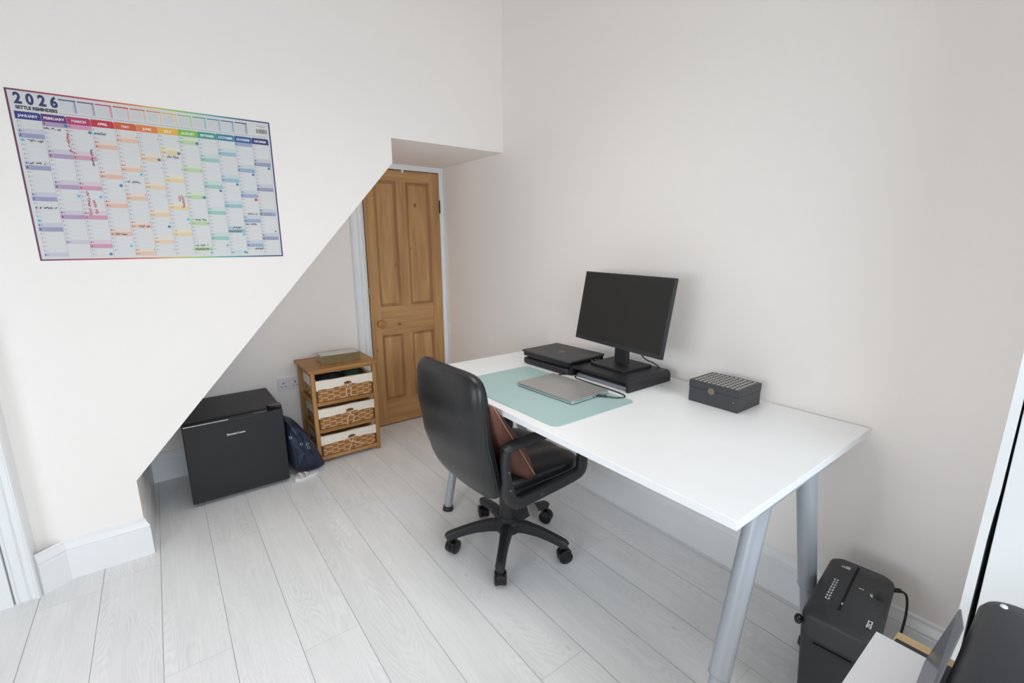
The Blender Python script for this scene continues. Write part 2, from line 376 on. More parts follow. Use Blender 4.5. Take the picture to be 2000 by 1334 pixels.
# baseboards with a moulded top
def base_profile(h=.19, t=.019): return [(0, 0), (t, 0), (t, h*.72), (t-.003, h*.735), (t-.003, h*.77), (t+.001, h*.79), (t*.75, h*.86), (t*.45, h*.92), (t*.4, h*.97), (0, h)]
def baseboard(name, p0, p1, nrm, h=.19, e0=0, e1=0):
    """p0->p1 along the wall, nrm towards the room; e0/e1: mitre (+ lengthens the face with depth)"""
    bm = NB(); p0, p1 = Vector((*p0, 0)), Vector((*p1, 0)); n = Vector((*nrm, 0)); d = (p1-p0).normalized()
    A = [bm.verts.new(p0 + n*a - d*a*e0 + Vector((0, 0, z))) for a, z in base_profile(h)]
    B = [bm.verts.new(p1 + n*a + d*a*e1 + Vector((0, 0, z))) for a, z in base_profile(h)]
    bm.faces.new(A); bm.faces.new(B[::-1])
    for i in range(len(A)): bm.faces.new((A[i], B[i], B[(i+1) % len(A)], A[(i+1) % len(A)]))
    return struct(name, bm, GLOSS)
baseboard('baseboard_right', (XR, YF), (XR, YD), (-1, 0))
baseboard('baseboard_left', (-.455, YL), (-.19, YL), (0, -1), .175, 0, 1)
baseboard('baseboard_left_end', (-.19, YL), (-.19, YD), (1, 0), .175, 1, -1)
baseboard('baseboard_back', (-.19, YD), (1.10, YD), (0, -1), .175, -1, 0)
d_ = Vector((-.535+.455, -.06)); n_ = Vector((d_.y, -d_.x)).normalized()
baseboard('baseboard_left_angled', (-.535, YL-.06), (-.455, YL), (-n_.x if n_.y > 0 else n_.x, -abs(n_.y)), .175, 0, .2)

# casing of the door beside the calendar (left edge of the picture)
def casing_profile(w): return [(0, 0), (0, .022), (w*.06, .030), (w*.12, .030), (w*.16, .022), (w*.36, .020), (w*.42, .026), (w*.48, .020), (w*.80, .017), (w*.86, .023), (w*.93, .023), (w, .014), (w, 0)]
bm = NB(); box(bm, -.66, -.535, YL-.058, YL, 0, ZC)
prism(bm, [(-.535-x, YL-.058-y) for x, y in casing_profile(.075)], 2, 0, ZC)
prism(bm, [(-.612, YL-.05), (-.612, YL-.085), (-.655, YL-.085), (-.66, YL-.05)], 2, 0, ZC)
obj('trim_1', bm, GLOSS, kind='structure')
bm = NB(); box(bm, XW, -.72, YL-.05, YL-.002, 0, ZC); obj('wall_left_return', bm, WALL, kind='structure')
bm = NB(); box(bm, -.72, -.66, YL-.035, YL-.02, 0.004, 2.1); obj('door_2', bm, GLOSS, kind='structure')

# casing and lining round the pine door
bm = NB()
prism(bm, [(1.183-x, YD-y) for x, y in casing_profile(.088)], 2, 0, 1.925)
box(bm, 1.183, 1.192, YD-.012, YD+.1, 0, 1.90)
box(bm, 1.787, 1.823, YD-.018, YD+.1, 0, 1.925)
box(bm, 1.095, 1.824, YD-.020, YD+.1, 1.889, 1.926)
obj('trim_2', bm, GLOSS, kind='structure', bevel=.0015)
bm = NB(); box(bm, 1.19, 1.79, YD+.05, YD+.06, 0, 1.9); obj('door_void_shade', bm, GAPSHADE, kind='structure')  # dark sheet standing in for shade behind the door

# ---------------------------------------------------------------- pine door
dx0, dx1, dz0, dz1 = 1.196, 1.783, .008, 1.884; fy = 3.272; by = 3.307
bm = NB()
box(bm, dx0, 1.272, fy, by, dz0, dz1, 0); box(bm, 1.703, dx1, fy, by, dz0, dz1, 0)
for z0, z1 in ((1.808, dz1), (.706, .918), (dz0, .200)): box(bm, 1.2725, 1.7025, fy+.0004, by, z0, z1, 1)
for z0, z1 in ((.918, 1.808), (.200, .706)): box(bm, 1.440, 1.514, fy+.0008, by, z0, z1, 0)
door = obj('door_1', bm, [PINEV, PINEH], kind='structure', bevel=.001)
for x0, x1 in ((1.2725, 1.440), (1.514, 1.7025)):
    for z0, z1 in ((.918, 1.808), (.200, .706)):
        bm = NB(); box(bm, x0-.003, x1+.003, fy+.013, by-.008, z0-.003, z1+.003)
        p = obj('door_panel', bm, PINEV, door)
        bm = NB(); t = .021     # bolection moulding: mitred sloping strips
        o_ = [(x0, z0), (x1, z0), (x1, z1), (x0, z1)]; i_ = [(x0+t, z0+t), (x1-t, z0+t), (x1-t, z1-t), (x0+t, z1-t)]
        md = [(x0+t*.45, z0+t*.45), (x1-t*.45, z0+t*.45), (x1-t*.45, z1-t*.45), (x0+t*.45, z1-t*.45)]
        R = [[bm.verts.new((x, y, z)) for x, z in q] for q, y in ((o_, fy+.003), (md, fy+.006), (md, fy+.0085), (i_, fy+.0125))]
        for a, b_ in zip(R, R[1:]): bridge(bm, a, b_)
        obj('moulding', bm, MOULD, p)
bm = NB()
for i, (r, y) in enumerate(((.012, fy), (.012, fy-.012), (.020, fy-.020), (.028, fy-.030), (.028, fy-.038), (.020, fy-.047), (.004, fy-.051))):
    a = ring(bm, Vector((1.261, y, .800)), Vector((1, 0, 0)), Vector((0, 0, 1)), r, r, 20)
    if i: bridge(bm, prev, a)
    prev = a
cap(bm, prev); obj('knob', bm, OAK, door, smooth=True, label='turned wooden door knob')
bm = NB(); box(bm, 1.782, 1.790, fy-.006, fy+.006, 1.60, 1.69); cyl(bm, (1.785, fy-.007, 1.598), (1.785, fy-.007, 1.692), .004, n=10)
obj('hinge', bm, BLKP, door)
bm = NB(); box(bm, 1.183, 1.195, fy-.004, fy+.01, 1.02, 1.06); box(bm, 1.185, 1.192, fy-.008, fy+.004, 1.03, 1.05, 0); obj('latch', bm, CHROME, door)
bm = NB(); prism(bm, [(1.482, 1.889), (1.500, 1.889), (1.497, 1.870), (1.492, 1.862), (1.487, 1.870)], 1, fy-.012, fy-.002); obj('wall_hook', bm, WPLAS, door, label='small white hook on the door head')
bm = NB()   # knot holes worn in the stile
for kx, kz, kr in ((1.228, .60, .010),):
    a = ring(bm, Vector((kx, fy-.0006, kz)), Vector((1, 0, 0)), Vector((0, 0, 1)), kr*.7, kr*1.5, 16); cap(bm, a)
obj('key_hole', bm, BRASS, door)
bm = NB()   # dark strips painting the shade in the gaps round the door
box(bm, 1.1915, 1.1965, fy+.008, fy+.03, .01, 1.886); box(bm, 1.196, 1.784, fy+.012, fy+.03, 1.8845, 1.8885); box(bm, 1.783, 1.787, fy+.01, fy+.03, .01, 1.886)
obj('door_gap_shade', bm, GAPSHADE, kind='structure')

# ---------------------------------------------------------------- wall socket
t = thing('wall_socket', 'white double socket plate on alcove wall beside the basket drawer unit', 'socket', (.612, YD, .458))
bm = NB(); box(bm, -.073, .073, -.009, 0, -.043, .043, 0, None, .003); obj('plate', bm, WPLAS, t)
for sx in (-.036, .036):
    bm = NB()
    box(bm, sx-.004, sx+.004, -.0102, -.008, .004, .016); box(bm, sx-.016, sx-.008, -.0102, -.008, -.016, -.010); box(bm, sx+.008, sx+.016, -.0102, -.008, -.016, -.010)
    obj('pin_holes', bm, GREYP, t)
    bm = NB(); q = sx*.35; box(bm, q-.006, q+.006, -.0125, -.008, .012, .030); obj('switch', bm, WPLAS, t)

# ================================================================= WALL CALENDAR
CX0, CX1, CZ0, CZ1 = -.345, .499, 1.318, 1.920
tint = {3: (224, 122, 84), 4: (228, 142, 84), 5: (230, 164, 88)}
months = ['JANUARY', 'FEBRUARY', 'MARCH', 'APRIL', 'MAY', 'JUNE', 'JULY', 'AUGUST', 'SEPTEMBER', 'OCTOBER', 'NOVEMBER', 'DECEMBER']
mcol = [(52, 50, 128), (98, 42, 118), (180, 42, 100), (192, 34, 52), (206, 86, 44), (222, 124, 56), (228, 176, 66), (128, 186, 72), (52, 150, 128), (48, 128, 158), (48, 88, 148), (38, 48, 108)]
cal_mats = [flat('calendar_paper', (214, 213, 212), .45)]
def blend(c, a): return tuple(222*(1-a)+v*a for v in c)
for i, c in enumerate(mcol):
    cal_mats += [flat('month_tab', c, .45), flat('sunday_tint', blend(tint.get(i, c), .40), .5), flat('saturday_tint', blend(tint.get(i, c), .15), .5)]
iG = len(cal_mats); cal_mats += [flat('calendar_rule', (168, 166, 176), .6), flat('calendar_faint_print', (196, 196, 202), .6), flat('calendar_blue_print', (44, 52, 104), .5),
    flat('calendar_white_print', (236, 236, 240), .5), flat('black_marker', (38, 38, 48), .6), flat('red_marker', (196, 48, 60), .6), flat('blue_sticker', (58, 118, 168), .4), flat('cyan_sticker', (120, 200, 226), .4), flat('barcode_grey', (90, 86, 82), .6), flat('title_dark_print', (74, 72, 82), .6)]
RULE, FAINT, BLUEP, WHT, BLK, RED, STB, STC, BARC, TDK = range(iG, iG+10)
# rainbow frame: colour belongs to the print and runs along the sheet
rb = bpy.data.materials.new('rainbow_border'); rb.use_nodes = True; nt = rb.node_tree
tc = nt.nodes.new('ShaderNodeTexCoord'); sp = nt.nodes.new('ShaderNodeSeparateXYZ'); mr = nt.nodes.new('ShaderNodeMapRange'); cr = nt.nodes.new('ShaderNodeValToRGB')
nt.links.new(tc.outputs['Object'], sp.inputs[0]); nt.links.new(sp.outputs[0], mr.inputs[0]); mr.inputs[1].default_value = 0; mr.inputs[2].default_value = CX1-CX0
nt.links.new(mr.outputs[0], cr.inputs[0]); nt.links.new(cr.outputs[0], nt.nodes['Principled BSDF'].inputs['Base Color']); nt.nodes['Principled BSDF'].inputs['Roughness'].default_value = .45
e = cr.color_ramp.elements; e[0].color = (*lin((108, 50, 82)), 1); e[1].position = 1; e[1].color = (*lin((36, 50, 100)), 1)
for p_, c in ((.28, (196, 60, 84)), (.40, (216, 110, 70)), (.50, (222, 182, 84)), (.60, (140, 196, 92)), (.74, (70, 160, 160)), (.86, (52, 84, 132))):
    q = e.new(p_); q.color = (*lin(c), 1)
cal_mats.append(rb); RB = len(cal_mats)-1
W, Hh = CX1-CX0, CZ1-CZ0
bm = NB()
box(bm, 0, W, -.0022, 0, 0, Hh, 0)
def rect(x0, x1, z0, z1, mi, lv=1):
    y = -.0022-.0002*lv
    f = bm.faces.new([bm.verts.new(q) for q in ((x0, y, z0), (x1, y, z0), (x1, y, z1), (x0, y, z1))]); f.material_index = mi
def ctext(txt, x, z, s, mi, align='LEFT', bold=0, rot=0, sx=1.0, lv=3):
    M = Matrix.Translation((x, -.0022-.0002*lv, z)) @ Matrix.Rotation(PI/2, 4, 'X') @ Matrix.Rotation(rot, 4, 'Z'); add_text(bm, txt, s, M, mi, align, bold, sx)
bt = .0055
rect(0, W, Hh-bt, Hh, RB); rect(0, W, 0, bt, RB); rect(0, bt, bt, Hh-bt, RB); rect(W-bt, W, bt, Hh-bt, RB)
[ctext(ch_, .019+.0315*k_, Hh-.047, .050, BLUEP, bold=.0020, sx=.80) for k_, ch_ in enumerate('2026')]
ctext('SETTLE REMINDERS', .020, Hh-.0655, .0150, TDK, bold=.0009, sx=.84)
mx0, mw = bt+.008, (W-2*bt-.014)/12; ht_, hb_ = Hh-.074, Hh-.100; rowh = (hb_-.014)/31
for i in range(12):
    x0, x1 = mx0+mw*i, mx0+mw*(i+1)-.0012
    f = bm.faces.new([bm.verts.new(q) for q in ((x0, -.0026, hb_), (x1, -.0026, hb_), (x1, -.0026, ht_-.004), (x1-.005, -.0026, ht_), (x0, -.0026, ht_))]); f.material_index = 1+3*i
    ctext(months[i], (x0+x1)/2, hb_+.008, .0125, WHT, 'CENTER', .0003, sx=.95 if i not in (8, 10, 11) else .8)
    nd = (datetime.date(2026+(i == 11), (i+1) % 12+1, 1)-datetime.date(2026, i+1, 1)).days
    for d in range(1, nd+1):
        zt = hb_-rowh*(d-1); zb = zt-rowh; wd = datetime.date(2026, i+1, d).weekday()
        if wd == 5: rect(x0, x1, zb, zt, 3+3*i)
        elif wd == 6: rect(x0, x1, zb, zt, 2+3*i)
        else: rect(x0, x1, zb, zb+.0005, FAINT)
        rect(x0+.003, x0+.0065, zb+rowh*.3, zb+rowh*.7, RULE if wd < 5 else 1+3*i, 2); rect(x0+.0085, x0+.015, zb+rowh*.35, zb+rowh*.62, FAINT if wd < 5 else RULE, 2)
    rect(x1, x1+.0010, .010, ht_, RULE, 2)
# the row of small month grids above
for i in range(12):
    x0 = .137+.0515*i; x1 = x0+.047; zt = Hh-.016; zb = Hh-.060
    rect(x0, x1, zt-.004, zt, 1+3*i); rect(x1-.0055, x1, zb, zt-.004, 2+3*i); rect(x1-.011, x1-.0055, zb, zt-.004, 3+3*i)
    for a in range(5): rect(x0+.004+.0075*a, x0+.0048+.0075*a, zb+.004, zt-.007, FAINT, 2)
    for a in range(6): rect(x0+.003, x1-.012, zb+.004+.0055*a, zb+.0048+.0055*a, FAINT, 2)
rect(.13, W-.02, Hh-.0675, Hh-.0655, RULE)
bx = W-.058
rect(bx+.004, bx+.010, Hh-.024, Hh-.018, RULE); 
for a in range(3): rect(bx+.014, bx+.044-.006*a, Hh-.020-.003*a, Hh-.0185-.003*a, RULE)
q = bx
while q < bx+.044:
    ww = random.choice((.0008, .0014, .0024)); rect(q, q+ww, Hh-.052, Hh-.034, BARC); q += ww+random.choice((.0008, .0014))
# handwriting, stickers and notes
def cell(mn, dy, fx=0): return mx0+mw*(mn-1)+mw*fx, hb_-rowh*(dy-.5)
def scribble(x, z, ln, mi, s=.009, vert=False):
    q = 0
    while q < ln:
        for _ in range(2):
            a = random.uniform(0, 2*PI); r_ = s*.45
            px_, pz_ = (q, random.uniform(-.3, .3)*s) if not vert else (random.uniform(-.3, .3)*s, -q)
            dxs, dzs = math.cos(a)*r_, math.sin(a)*r_; nx, nz = -math.sin(a)*.0007, math.cos(a)*.0007
            y = -.0030
            f = bm.faces.new([bm.verts.new((x+px_+u_[0], y, z+pz_+u_[1])) for u_ in ((-dxs-nx, -dzs-nz), (dxs-nx, dzs-nz), (dxs+nx, dzs+nz), (-dxs+nx, -dzs+nz))]); f.material_index = mi
        q += s*.55 if random.random() < .85 else s*1.2
for mn, dy, fx, ln, mi in ((1, 5, .35, .04, TDK), (1, 10, .25, .04, BLK), (1, 20, .1, .055, BLK), (2, 2, .05, .042, BLK), (4, 2, .1, .034, BLK), (4, 26, .25, .035, TDK), (5, 13, .2, .038, TDK), (5, 24, .4, .034, BLUEP),
                           (7, 6, .3, .038, BLK), (8, 22, .3, .040, BLK), (8, 29, .2, .038, BLK), (8, 30, .1, .05, BLK), (10, 24, .3, .036, BLK), (10, 25, .1, .045, BLK), (11, 20, .3, .036, TDK), (11, 23, .1, .045, BLK), (11, 30, .5, .03, BLK), (10, 31, .8, .010, BLK)):
    x, z = cell(mn, dy, fx)
    if dy in (2, 10, 22, 29, 23): rect(x-.003, min(x+ln, mx0+mw*mn-.002), z-.006, z+.006, 0, 1.5)
    scribble(x, z, ln, mi)
for mn, dy, fx, ln in ((2, 2, .92, .075), (3, 16, .3, .085), (3, 18, .55, .05), (7, 16, .75, .045), (7, 16, .62, .02)):
    x, z = cell(mn, dy, fx); scribble(x, z, ln, RED, .010, True)
x, z = cell(3, 6, .8); scribble(x, z, .06, TDK, .009, True)
for mn, dy, fx, mi in ((1, 5, .1, STC), (1, 23, .1, STC), (2, 1, .92, STB), (2, 17, .9, STC), (3, 2, .88, STB), (3, 17, .85, STC), (3, 31, .85, STB), (4, 14, .85, STB), (4, 29, .85, STC), (5, 11, .88, STC), (6, 7, .85, STB), (6, 24, .85, STB), (7, 5, .88, STB), (7, 22, .88, STC),
                       (8, 2, .9, STB), (8, 16, .9, STB), (8, 31, .9, STC), (9, 14, .85, STB), (9, 29, .85, STC), (10, 12, .85, STB), (10, 26, .88, STC), (11, 9, .85, STB), (11, 16, .85, RED), (12, 7, .85, STB), (12, 20, .85, STC), (12, 25, .85, BLK)):
    x, z = cell(mn, dy, fx); r_ = .0055 if mi != BLK else .003
    a = [bm.verts.new((x+r_*math.cos(2*PI*k/12), -.0033, z+r_*math.sin(2*PI*k/12))) for k in range(12)]; f = bm.faces.new(a); f.material_index = mi
    if mi == STC:
        a = [bm.verts.new((x+.002*math.cos(2*PI*k/8), -.0035, z+.002*math.sin(2*PI*k/8))) for k in range(8)]; f = bm.faces.new(a); f.material_index = STB
for mn in (5, 6, 7, 8):
    for dy in (2, 9, 16, 23, 30):
        x, z = cell(mn, dy, .92); rect(x-.0015, x+.0015, z-.0015, z+.0015, BLK, 3)
tag(obj('wall_calendar', bm, cal_mats, loc=(CX0, YL-.0005, CZ0)), 'large rainbow bordered year calendar headed 2026 hung flat on the white wall', 'calendar')

# ================================================================= FRIDGE
t = thing('mini_fridge', 'small black table-top fridge standing in the alcove under the stair slope', 'fridge', (.233, 3.03, 0), .004)
bm = NB(); box(bm, -.234, .236, -.178, .232, .018, .465, 0, None, .004); obj('cabinet', bm, BLKP, t)
bm = NB(); box(bm, -.238, .238, -.232, -.184, .022, .455, 0, None, .005, 3); box(bm, -.20, .20, -.184, -.176, .03, .44, 1); dr = obj('door', bm, [mat('fridge_door_black', (30, 30, 33), .42, bump=.12, bscale=350, var=.1, vscale=3), GAPSHADE], t)
bm = NB(); box(bm, -.232, -.03, -.2335, -.226, .4535, .4565); obj('edge_strip', bm, ALUE, dr)
bm = NB(); add_text(bm, 'Biumsart Louna', .0145, Matrix.Translation((-.046, -.2326, .366)) @ Matrix.Rotation(PI/2, 4, 'X'), 0, 'LEFT', .0006, .95); obj('lettering', bm, WHITEINK, dr)
bm = NB(); prism(bm, [(.165, -.17), (.178, -.195), (.238, -.215), (.238, -.15)], 2, .456, .474); obj('hinge_cover', bm, BLKG, t)
bm = NB(); box(bm, .09, .19, -.234, -.2, .450, .457); obj('door_grip', bm, BLKG, dr)
for sx in (-.20, .20):
    for sy in (-.16, .2):
        bm = NB(); cyl(bm, (sx, sy, 0), (sx, sy, .02), .014, n=12); obj('foot', bm, BLKP, t)

# ================================================================= BASKET UNIT
t = thing('drawer_unit', 'honey-coloured wooden unit holding three lined wicker baskets beside the pine door', 'cabinet', (0, 0, 0))
bm = NB(); box(bm, .648, 1.088, 2.898, 3.262, .603, .622, 0, None, .004); obj('top', bm, OAK, t)
for x in (.664, 1.048):
    for y in (2.915, 3.225):
        bm = NB(); box(bm, x, x+.024, y, y+.026, 0, .602); obj('leg', bm, OAKV, t, bevel=.002)
SH = (.035, .215, .393)
for z in SH:
    bm = NB(); box(bm, .689, 1.047, 2.917, 2.935, z-.012, z+.012); box(bm, .689, 1.047, 3.23, 3.248, z-.012, z+.012)
    box(bm, .668, .684, 2.942, 3.224, z-.012, z+.012); box(bm, 1.052, 1.068, 2.942, 3.224, z-.012, z+.012); box(bm, .689, 1.047, 2.94, 3.226, z-.004, z+.004)
    obj('shelf', bm, OAK, t, bevel=.001)
bm = NB(); box(bm, .689, 1.047, 2.917, 2.935, .590, .602); box(bm, .668, .684, 2.942, 3.224, .58, .602); obj('rail', bm, OAK, t)
def weave_face(bm, P, ux, L, z0, z1, out, rows=7, cols=8, mi=0):
    nu, nv = cols*5, rows*4
    g = []
    for j in range(nv+1):
        r_ = []
        for i in range(nu+1):
            u = i/nu; v = j/nv
            rr = min(int(v*rows), rows-1); s = math.cos(PI*(u*cols+rr))
            prof = math.sin(PI*((v*rows) % 1.0)) if v < 1 else 0
            off = .0010+.0048*prof*(.55+.45*s)+.0008*noise.noise(Vector((u*40, v*30, P[0]*9)))
            r_.append(bm.verts.new(Vector(P)+Vector(ux)*L*u+Vector((0, 0, z0+(z1-z0)*v))+Vector(out)*off))
        g.append(r_)
    for j in range(nv):
        for i in range(nu):
            f = bm.faces.new((g[j][i], g[j][i+1], g[j+1][i+1], g[j+1][i])); rr = min(j//4, rows-1)
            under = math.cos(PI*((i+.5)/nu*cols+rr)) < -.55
            f.material_index = 2 if (j % 4 in (0, 3) and under) else 1 if (under or (j % 4 == 0 and (i*7+rr*3) % 5 < 2)) else 0  # dips and row gaps get darker materials to imitate shade
WDESC = (('top', 'topmost lined wicker basket, cord tied in a bow, in the wooden unit'), ('mid', 'middle lined wicker basket with crossed cream cord in the wooden unit'), ('low', 'bottom lined wicker basket with splayed cord tails in the wooden unit'))
for k, z in enumerate((SH[2], SH[1], SH[0])):
    zb = z+.0055; x0, x1, y0, y1 = .694, 1.040, 2.918, 3.220; hb = .140 if k else .147; zr = zb+hb
    if k: zb2 = zb
    b_ = thing('wicker_basket', WDESC[k][1], 'basket', (x0, y0, z+.0125 if False else zb), 0, 'wicker baskets in the wooden unit')
    X, Y = x1-x0, y1-y0
    bm = NB(); zf = .0075
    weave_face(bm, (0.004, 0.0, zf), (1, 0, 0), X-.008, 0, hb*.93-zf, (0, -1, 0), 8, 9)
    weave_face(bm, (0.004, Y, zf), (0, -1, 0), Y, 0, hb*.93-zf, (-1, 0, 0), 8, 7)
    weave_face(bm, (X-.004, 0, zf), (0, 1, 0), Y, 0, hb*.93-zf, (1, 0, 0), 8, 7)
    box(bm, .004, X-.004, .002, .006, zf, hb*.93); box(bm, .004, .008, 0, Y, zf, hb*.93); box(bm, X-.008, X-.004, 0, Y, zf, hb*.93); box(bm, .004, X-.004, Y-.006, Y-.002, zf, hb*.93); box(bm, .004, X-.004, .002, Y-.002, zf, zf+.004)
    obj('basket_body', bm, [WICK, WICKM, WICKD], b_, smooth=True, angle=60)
    bm = NB(); tube(bm, [(.003, .004, zf+.002), (.003, .004, hb*.6)], .0045, 8, 0, 0); tube(bm, [(X-.003, .004, zf+.002), (X-.003, .004, hb*.6)], .0045, 8, 0, 0)
    tube(bm, [(.003, -.001, zf+.001), (X-.003, -.001, zf+.001)], .0035, 8, 0, 0); obj('basket_edge', bm, WICKD, b_, smooth=True)
    # liner folded over the rim, lower hem slightly wavy and lifted round the handle hole
    bm = NB(); n = 48; lo = []; hi = []; bk = []
    for i in range(n+1):
        u = i/n; x = -.001+(X+.002)*u; lift = .020*math.exp(-((u-.54)/.09)**2)
        hz = hb*(.62)+.002*math.sin(u*23+k)+lift
        lo.append(bm.verts.new((x, -.0085-.001*math.sin(u*31), hz))); hi.append(bm.verts.new((x, -.0068, hb-.001+.0015*math.sin(u*17+k)))); bk.append(bm.verts.new((x, .010, hb-.001+.001*math.sin(u*13))))
    for a, b2 in ((lo, hi), (hi, bk)):
        for i in range(n): bm.faces.new((a[i], a[i+1], b2[i+1], b2[i]))
    for sx, ox in ((-.0055, 1), (X+.0055, -1)):
        box(bm, min(sx, sx+ox*.011), max(sx, sx+ox*.011), -.006, Y, hb*.58, hb)
    box(bm, 0, X, Y-.008, Y+.001, hb*.6, hb)
    obj('liner', bm, CREAM, b_, smooth=True, label='cream cotton liner folded over the rim')
    bm = NB(); cx = X*.54; cz = hb*.70+.006
    a = [bm.verts.new((cx+.024*math.cos(q*PI/12), -.0100, cz+(.010 if math.sin(q*PI/12) > 0 else .005)*math.sin(q*PI/12))) for q in range(24)]; bm.faces.new(a)
    obj('handle_hole_shade', bm, WICKD, b_)  # dark oval patch: shade of the handle opening painted on
    bm = NB(); y = -.0125
    kz = hb*.64
    tube(bm, [(cx-.055, y, hb*.635), (cx-.03, y, hb*.65), (cx, y, kz)], .0022); tube(bm, [(cx+.055, y, hb*.665), (cx+.03, y, hb*.68), (cx, y, kz)], .0022)
    tl = ([(cx, y, kz), (cx-.012, y-.002, hb*.45), (cx-.010, y, hb*.12)], [(cx, y, kz), (cx+.016, y-.002, hb*.48), (cx+.014, y, hb*.15)]) if k == 0 else \
         ([(cx+.006, y, kz), (cx-.020, y-.002, hb*.30), (cx-.020, y, hb*.04)], [(cx-.012, y, kz), (cx+.022, y-.003, hb*.40), (cx+.012, y, hb*.10)]) if k == 1 else \
         ([(cx+.016, y, hb*.72), (cx-.006, y-.002, hb*.40), (cx-.030, y-.004, -.002)], [(cx-.030, y, hb*.62), (cx+.02, y-.003, hb*.40), (cx+.075, y, hb*.20)])
    for q in tl: tube(bm, q, .0022)
    obj('cord', bm, STRING, b_, smooth=True, label='cream tie cord')
# clothes that show above the top basket
bm = NB(); superbox(bm, (.80, 3.03, .505), (.085, .09, .058), (3, 3, 3), 8, 0, lambda c: c+Vector((0, 0, .006*math.sin(c.x*90))))
tag(obj('folded_cloth', bm, mat('black_cloth', (28, 28, 30), .9), smooth=True), 'black folded cloth lying in the topmost wicker basket', 'cloth')
bm = NB(); superbox(bm, (.945, 3.05, .510), (.050, .08, .058), (3, 3, 3), 8, 0, lambda c: c+Vector((0, 0, .006*math.sin(c.x*70))))
tag(obj('folded_cloth', bm, mat('dark_green_cloth', (44, 66, 48), .9, var=.4, vscale=50), smooth=True), 'dark green folded cloth lying in the topmost wicker basket', 'cloth')
# mirrored box on top
t = thing('trinket_box', 'small mottled mirror-glass box on top of the wooden basket unit', 'box', (.885, 3.072, .6225), -.02)
bm = NB(); box(bm, -.118, .118, -.062, .062, 0, .040, 1); box(bm, -.1185, -.1175, -.06, .06, .002, .039, 0); obj('box_body', bm, [MIRR, MIRRD], t, bevel=.0015)
bm = NB(); box(bm, -.120, .120, -.064, .064, .041, .052, 0, None, .0015)
box(bm, -.120, .120, -.0645, -.0635, .041, .0515, 1); obj('lid', bm, [mat('pale_mirror_lid', (206, 210, 196), .3, var=.1, vscale=30), MIRRD], t)
bm = NB()
for x in (-.12, .12): cyl(bm, (x, -.064, 0), (x, -.064, .052), .0016, n=6); cyl(bm, (x, -.064, .052), (x, .064, .052), .0016, n=6)
for y in (-.064, .064): cyl(bm, (-.12, y, .052), (.12, y, .052), .0016, n=6)
cyl(bm, (-.12, -.064, .001), (.12, -.064, .001), .0018, n=6)
obj('metal_edging', bm, BRASS, t)

# ================================================================= HANDBAG AND SANDAL
t = thing('handbag', 'navy leather handbag slumped against the right side of the black fridge', 'bag', (0, 0, 0))
prof0 = [(.575, .004), (.640, .003), (.686, .020), (.680, .060), (.655, .130), (.630, .190), (.600, .245), (.565, .290), (.530, .318), (.505, .322), (.490, .295), (.487, .230), (.487, .150), (.490, .085), (.505, .045), (.540, .015)]
bm = NB(); prev = None; cxm, czm = .575, .15
ys = [2.835, 2.838, 2.846, 2.86, 2.90, 2.96, 3.02, 3.08, 3.11, 3.122, 3.126]; sc_ = [.0, .55, .86, .97, 1.0, .99, .98, .96, .85, .55, .0]
pp = [Vector((x, 0, z)) for x, z in prof0]; dense = smooth_path(pp+[pp[0]], 3)[:-1]
for y, s in zip(ys, sc_):
    s = max(s, .02); r_ = []
    for i, q in enumerate(dense):
        x = cxm+(q.x-cxm)*s; z = max(.003, czm+(q.z-czm)*s)
        # soft folds running down the end panel
        w_ = .006*math.sin(i*.9+1)*(1 if .1 < s < .98 else .5)*math.sin(PI*min(s, 1)); x = max(.4865, x+w_*.6); x = min(x, .700-.056*max(0, min(1, (y-2.85)/.05)))
        r_.append(bm.verts.new((x, y+.004*math.sin(i*.7), z)))
    if prev: bridge(bm, prev, r_)
    else: cap(bm, r_)
    prev = r_
cap(bm, prev, 0, True); obj('bag_body', bm, NAVY, t, smooth=True, angle=80)
for dy in (2.90, 3.03):
    bm = NB(); tube(bm, [(.520, dy, .300), (.503, dy+.005, .335), (.500, dy+.03, .352), (.505, dy+.06, .338), (.522, dy+.07, .300)], .006, 8); obj('handle', bm, NAVY, t, smooth=True)
bm = NB(); tube(bm, [(.505, 2.838, .235), (.512, 2.828, .18), (.520, 2.828, .12), (.516, 2.838, .07)], .0055, 6); obj('side_strap', bm, NAVY, t, smooth=True)
bm = NB(); tube(bm, [(.560, 2.838, .285), (.595, 2.832, .20), (.630, 2.832, .10), (.650, 2.836, .03)], .0035, 6); tube(bm, [(.535, 2.836, .26), (.565, 2.832, .16), (.585, 2.832, .05)], .003, 6); obj('seam', bm, NAVY, t, smooth=True)
for cx, cz, a in ((.556, .205, 0), (.590, .195, .6), (.594, .172, 0), (.500, .262, .3)):
    bm = NB(); M_ = Matrix.Translation((cx, 2.824, cz)) @ Matrix.Rotation(a, 4, 'Y')
    tube(bm, [M_ @ Vector((.007*math.cos(q*PI/5), 0, .008*math.sin(q*PI/5))) for q in range(11)], .0014, 6, 0, 0); obj('buckle', bm, CHROME, t, smooth=True)
t = thing('sandal', 'white sandal on the floor peeking out in front of the navy handbag', 'shoe', (.565, 2.800, 0), .28)
bm = NB(); prev = None
for i in range(13):
    u = i/12; x = -.075+.15*u; hw = .020*(1-abs(2*u-1)**3)**.5+.002 if 0 < u < 1 else .004
    if .35 < u < .65: hw *= .8
    a = [bm.verts.new((x, s*hw, z)) for s, z in ((-1, .001), (1, .001), (1, .014+.006*(u < .3)), (-1, .014+.006*(u < .3)))]
    if prev: bridge(bm, prev, a)
    else: cap(bm, a)
    prev = a
cap(bm, prev); obj('sole', bm, mat('white_rubber', (226, 224, 224), .6), t, smooth=True)
bm = NB()
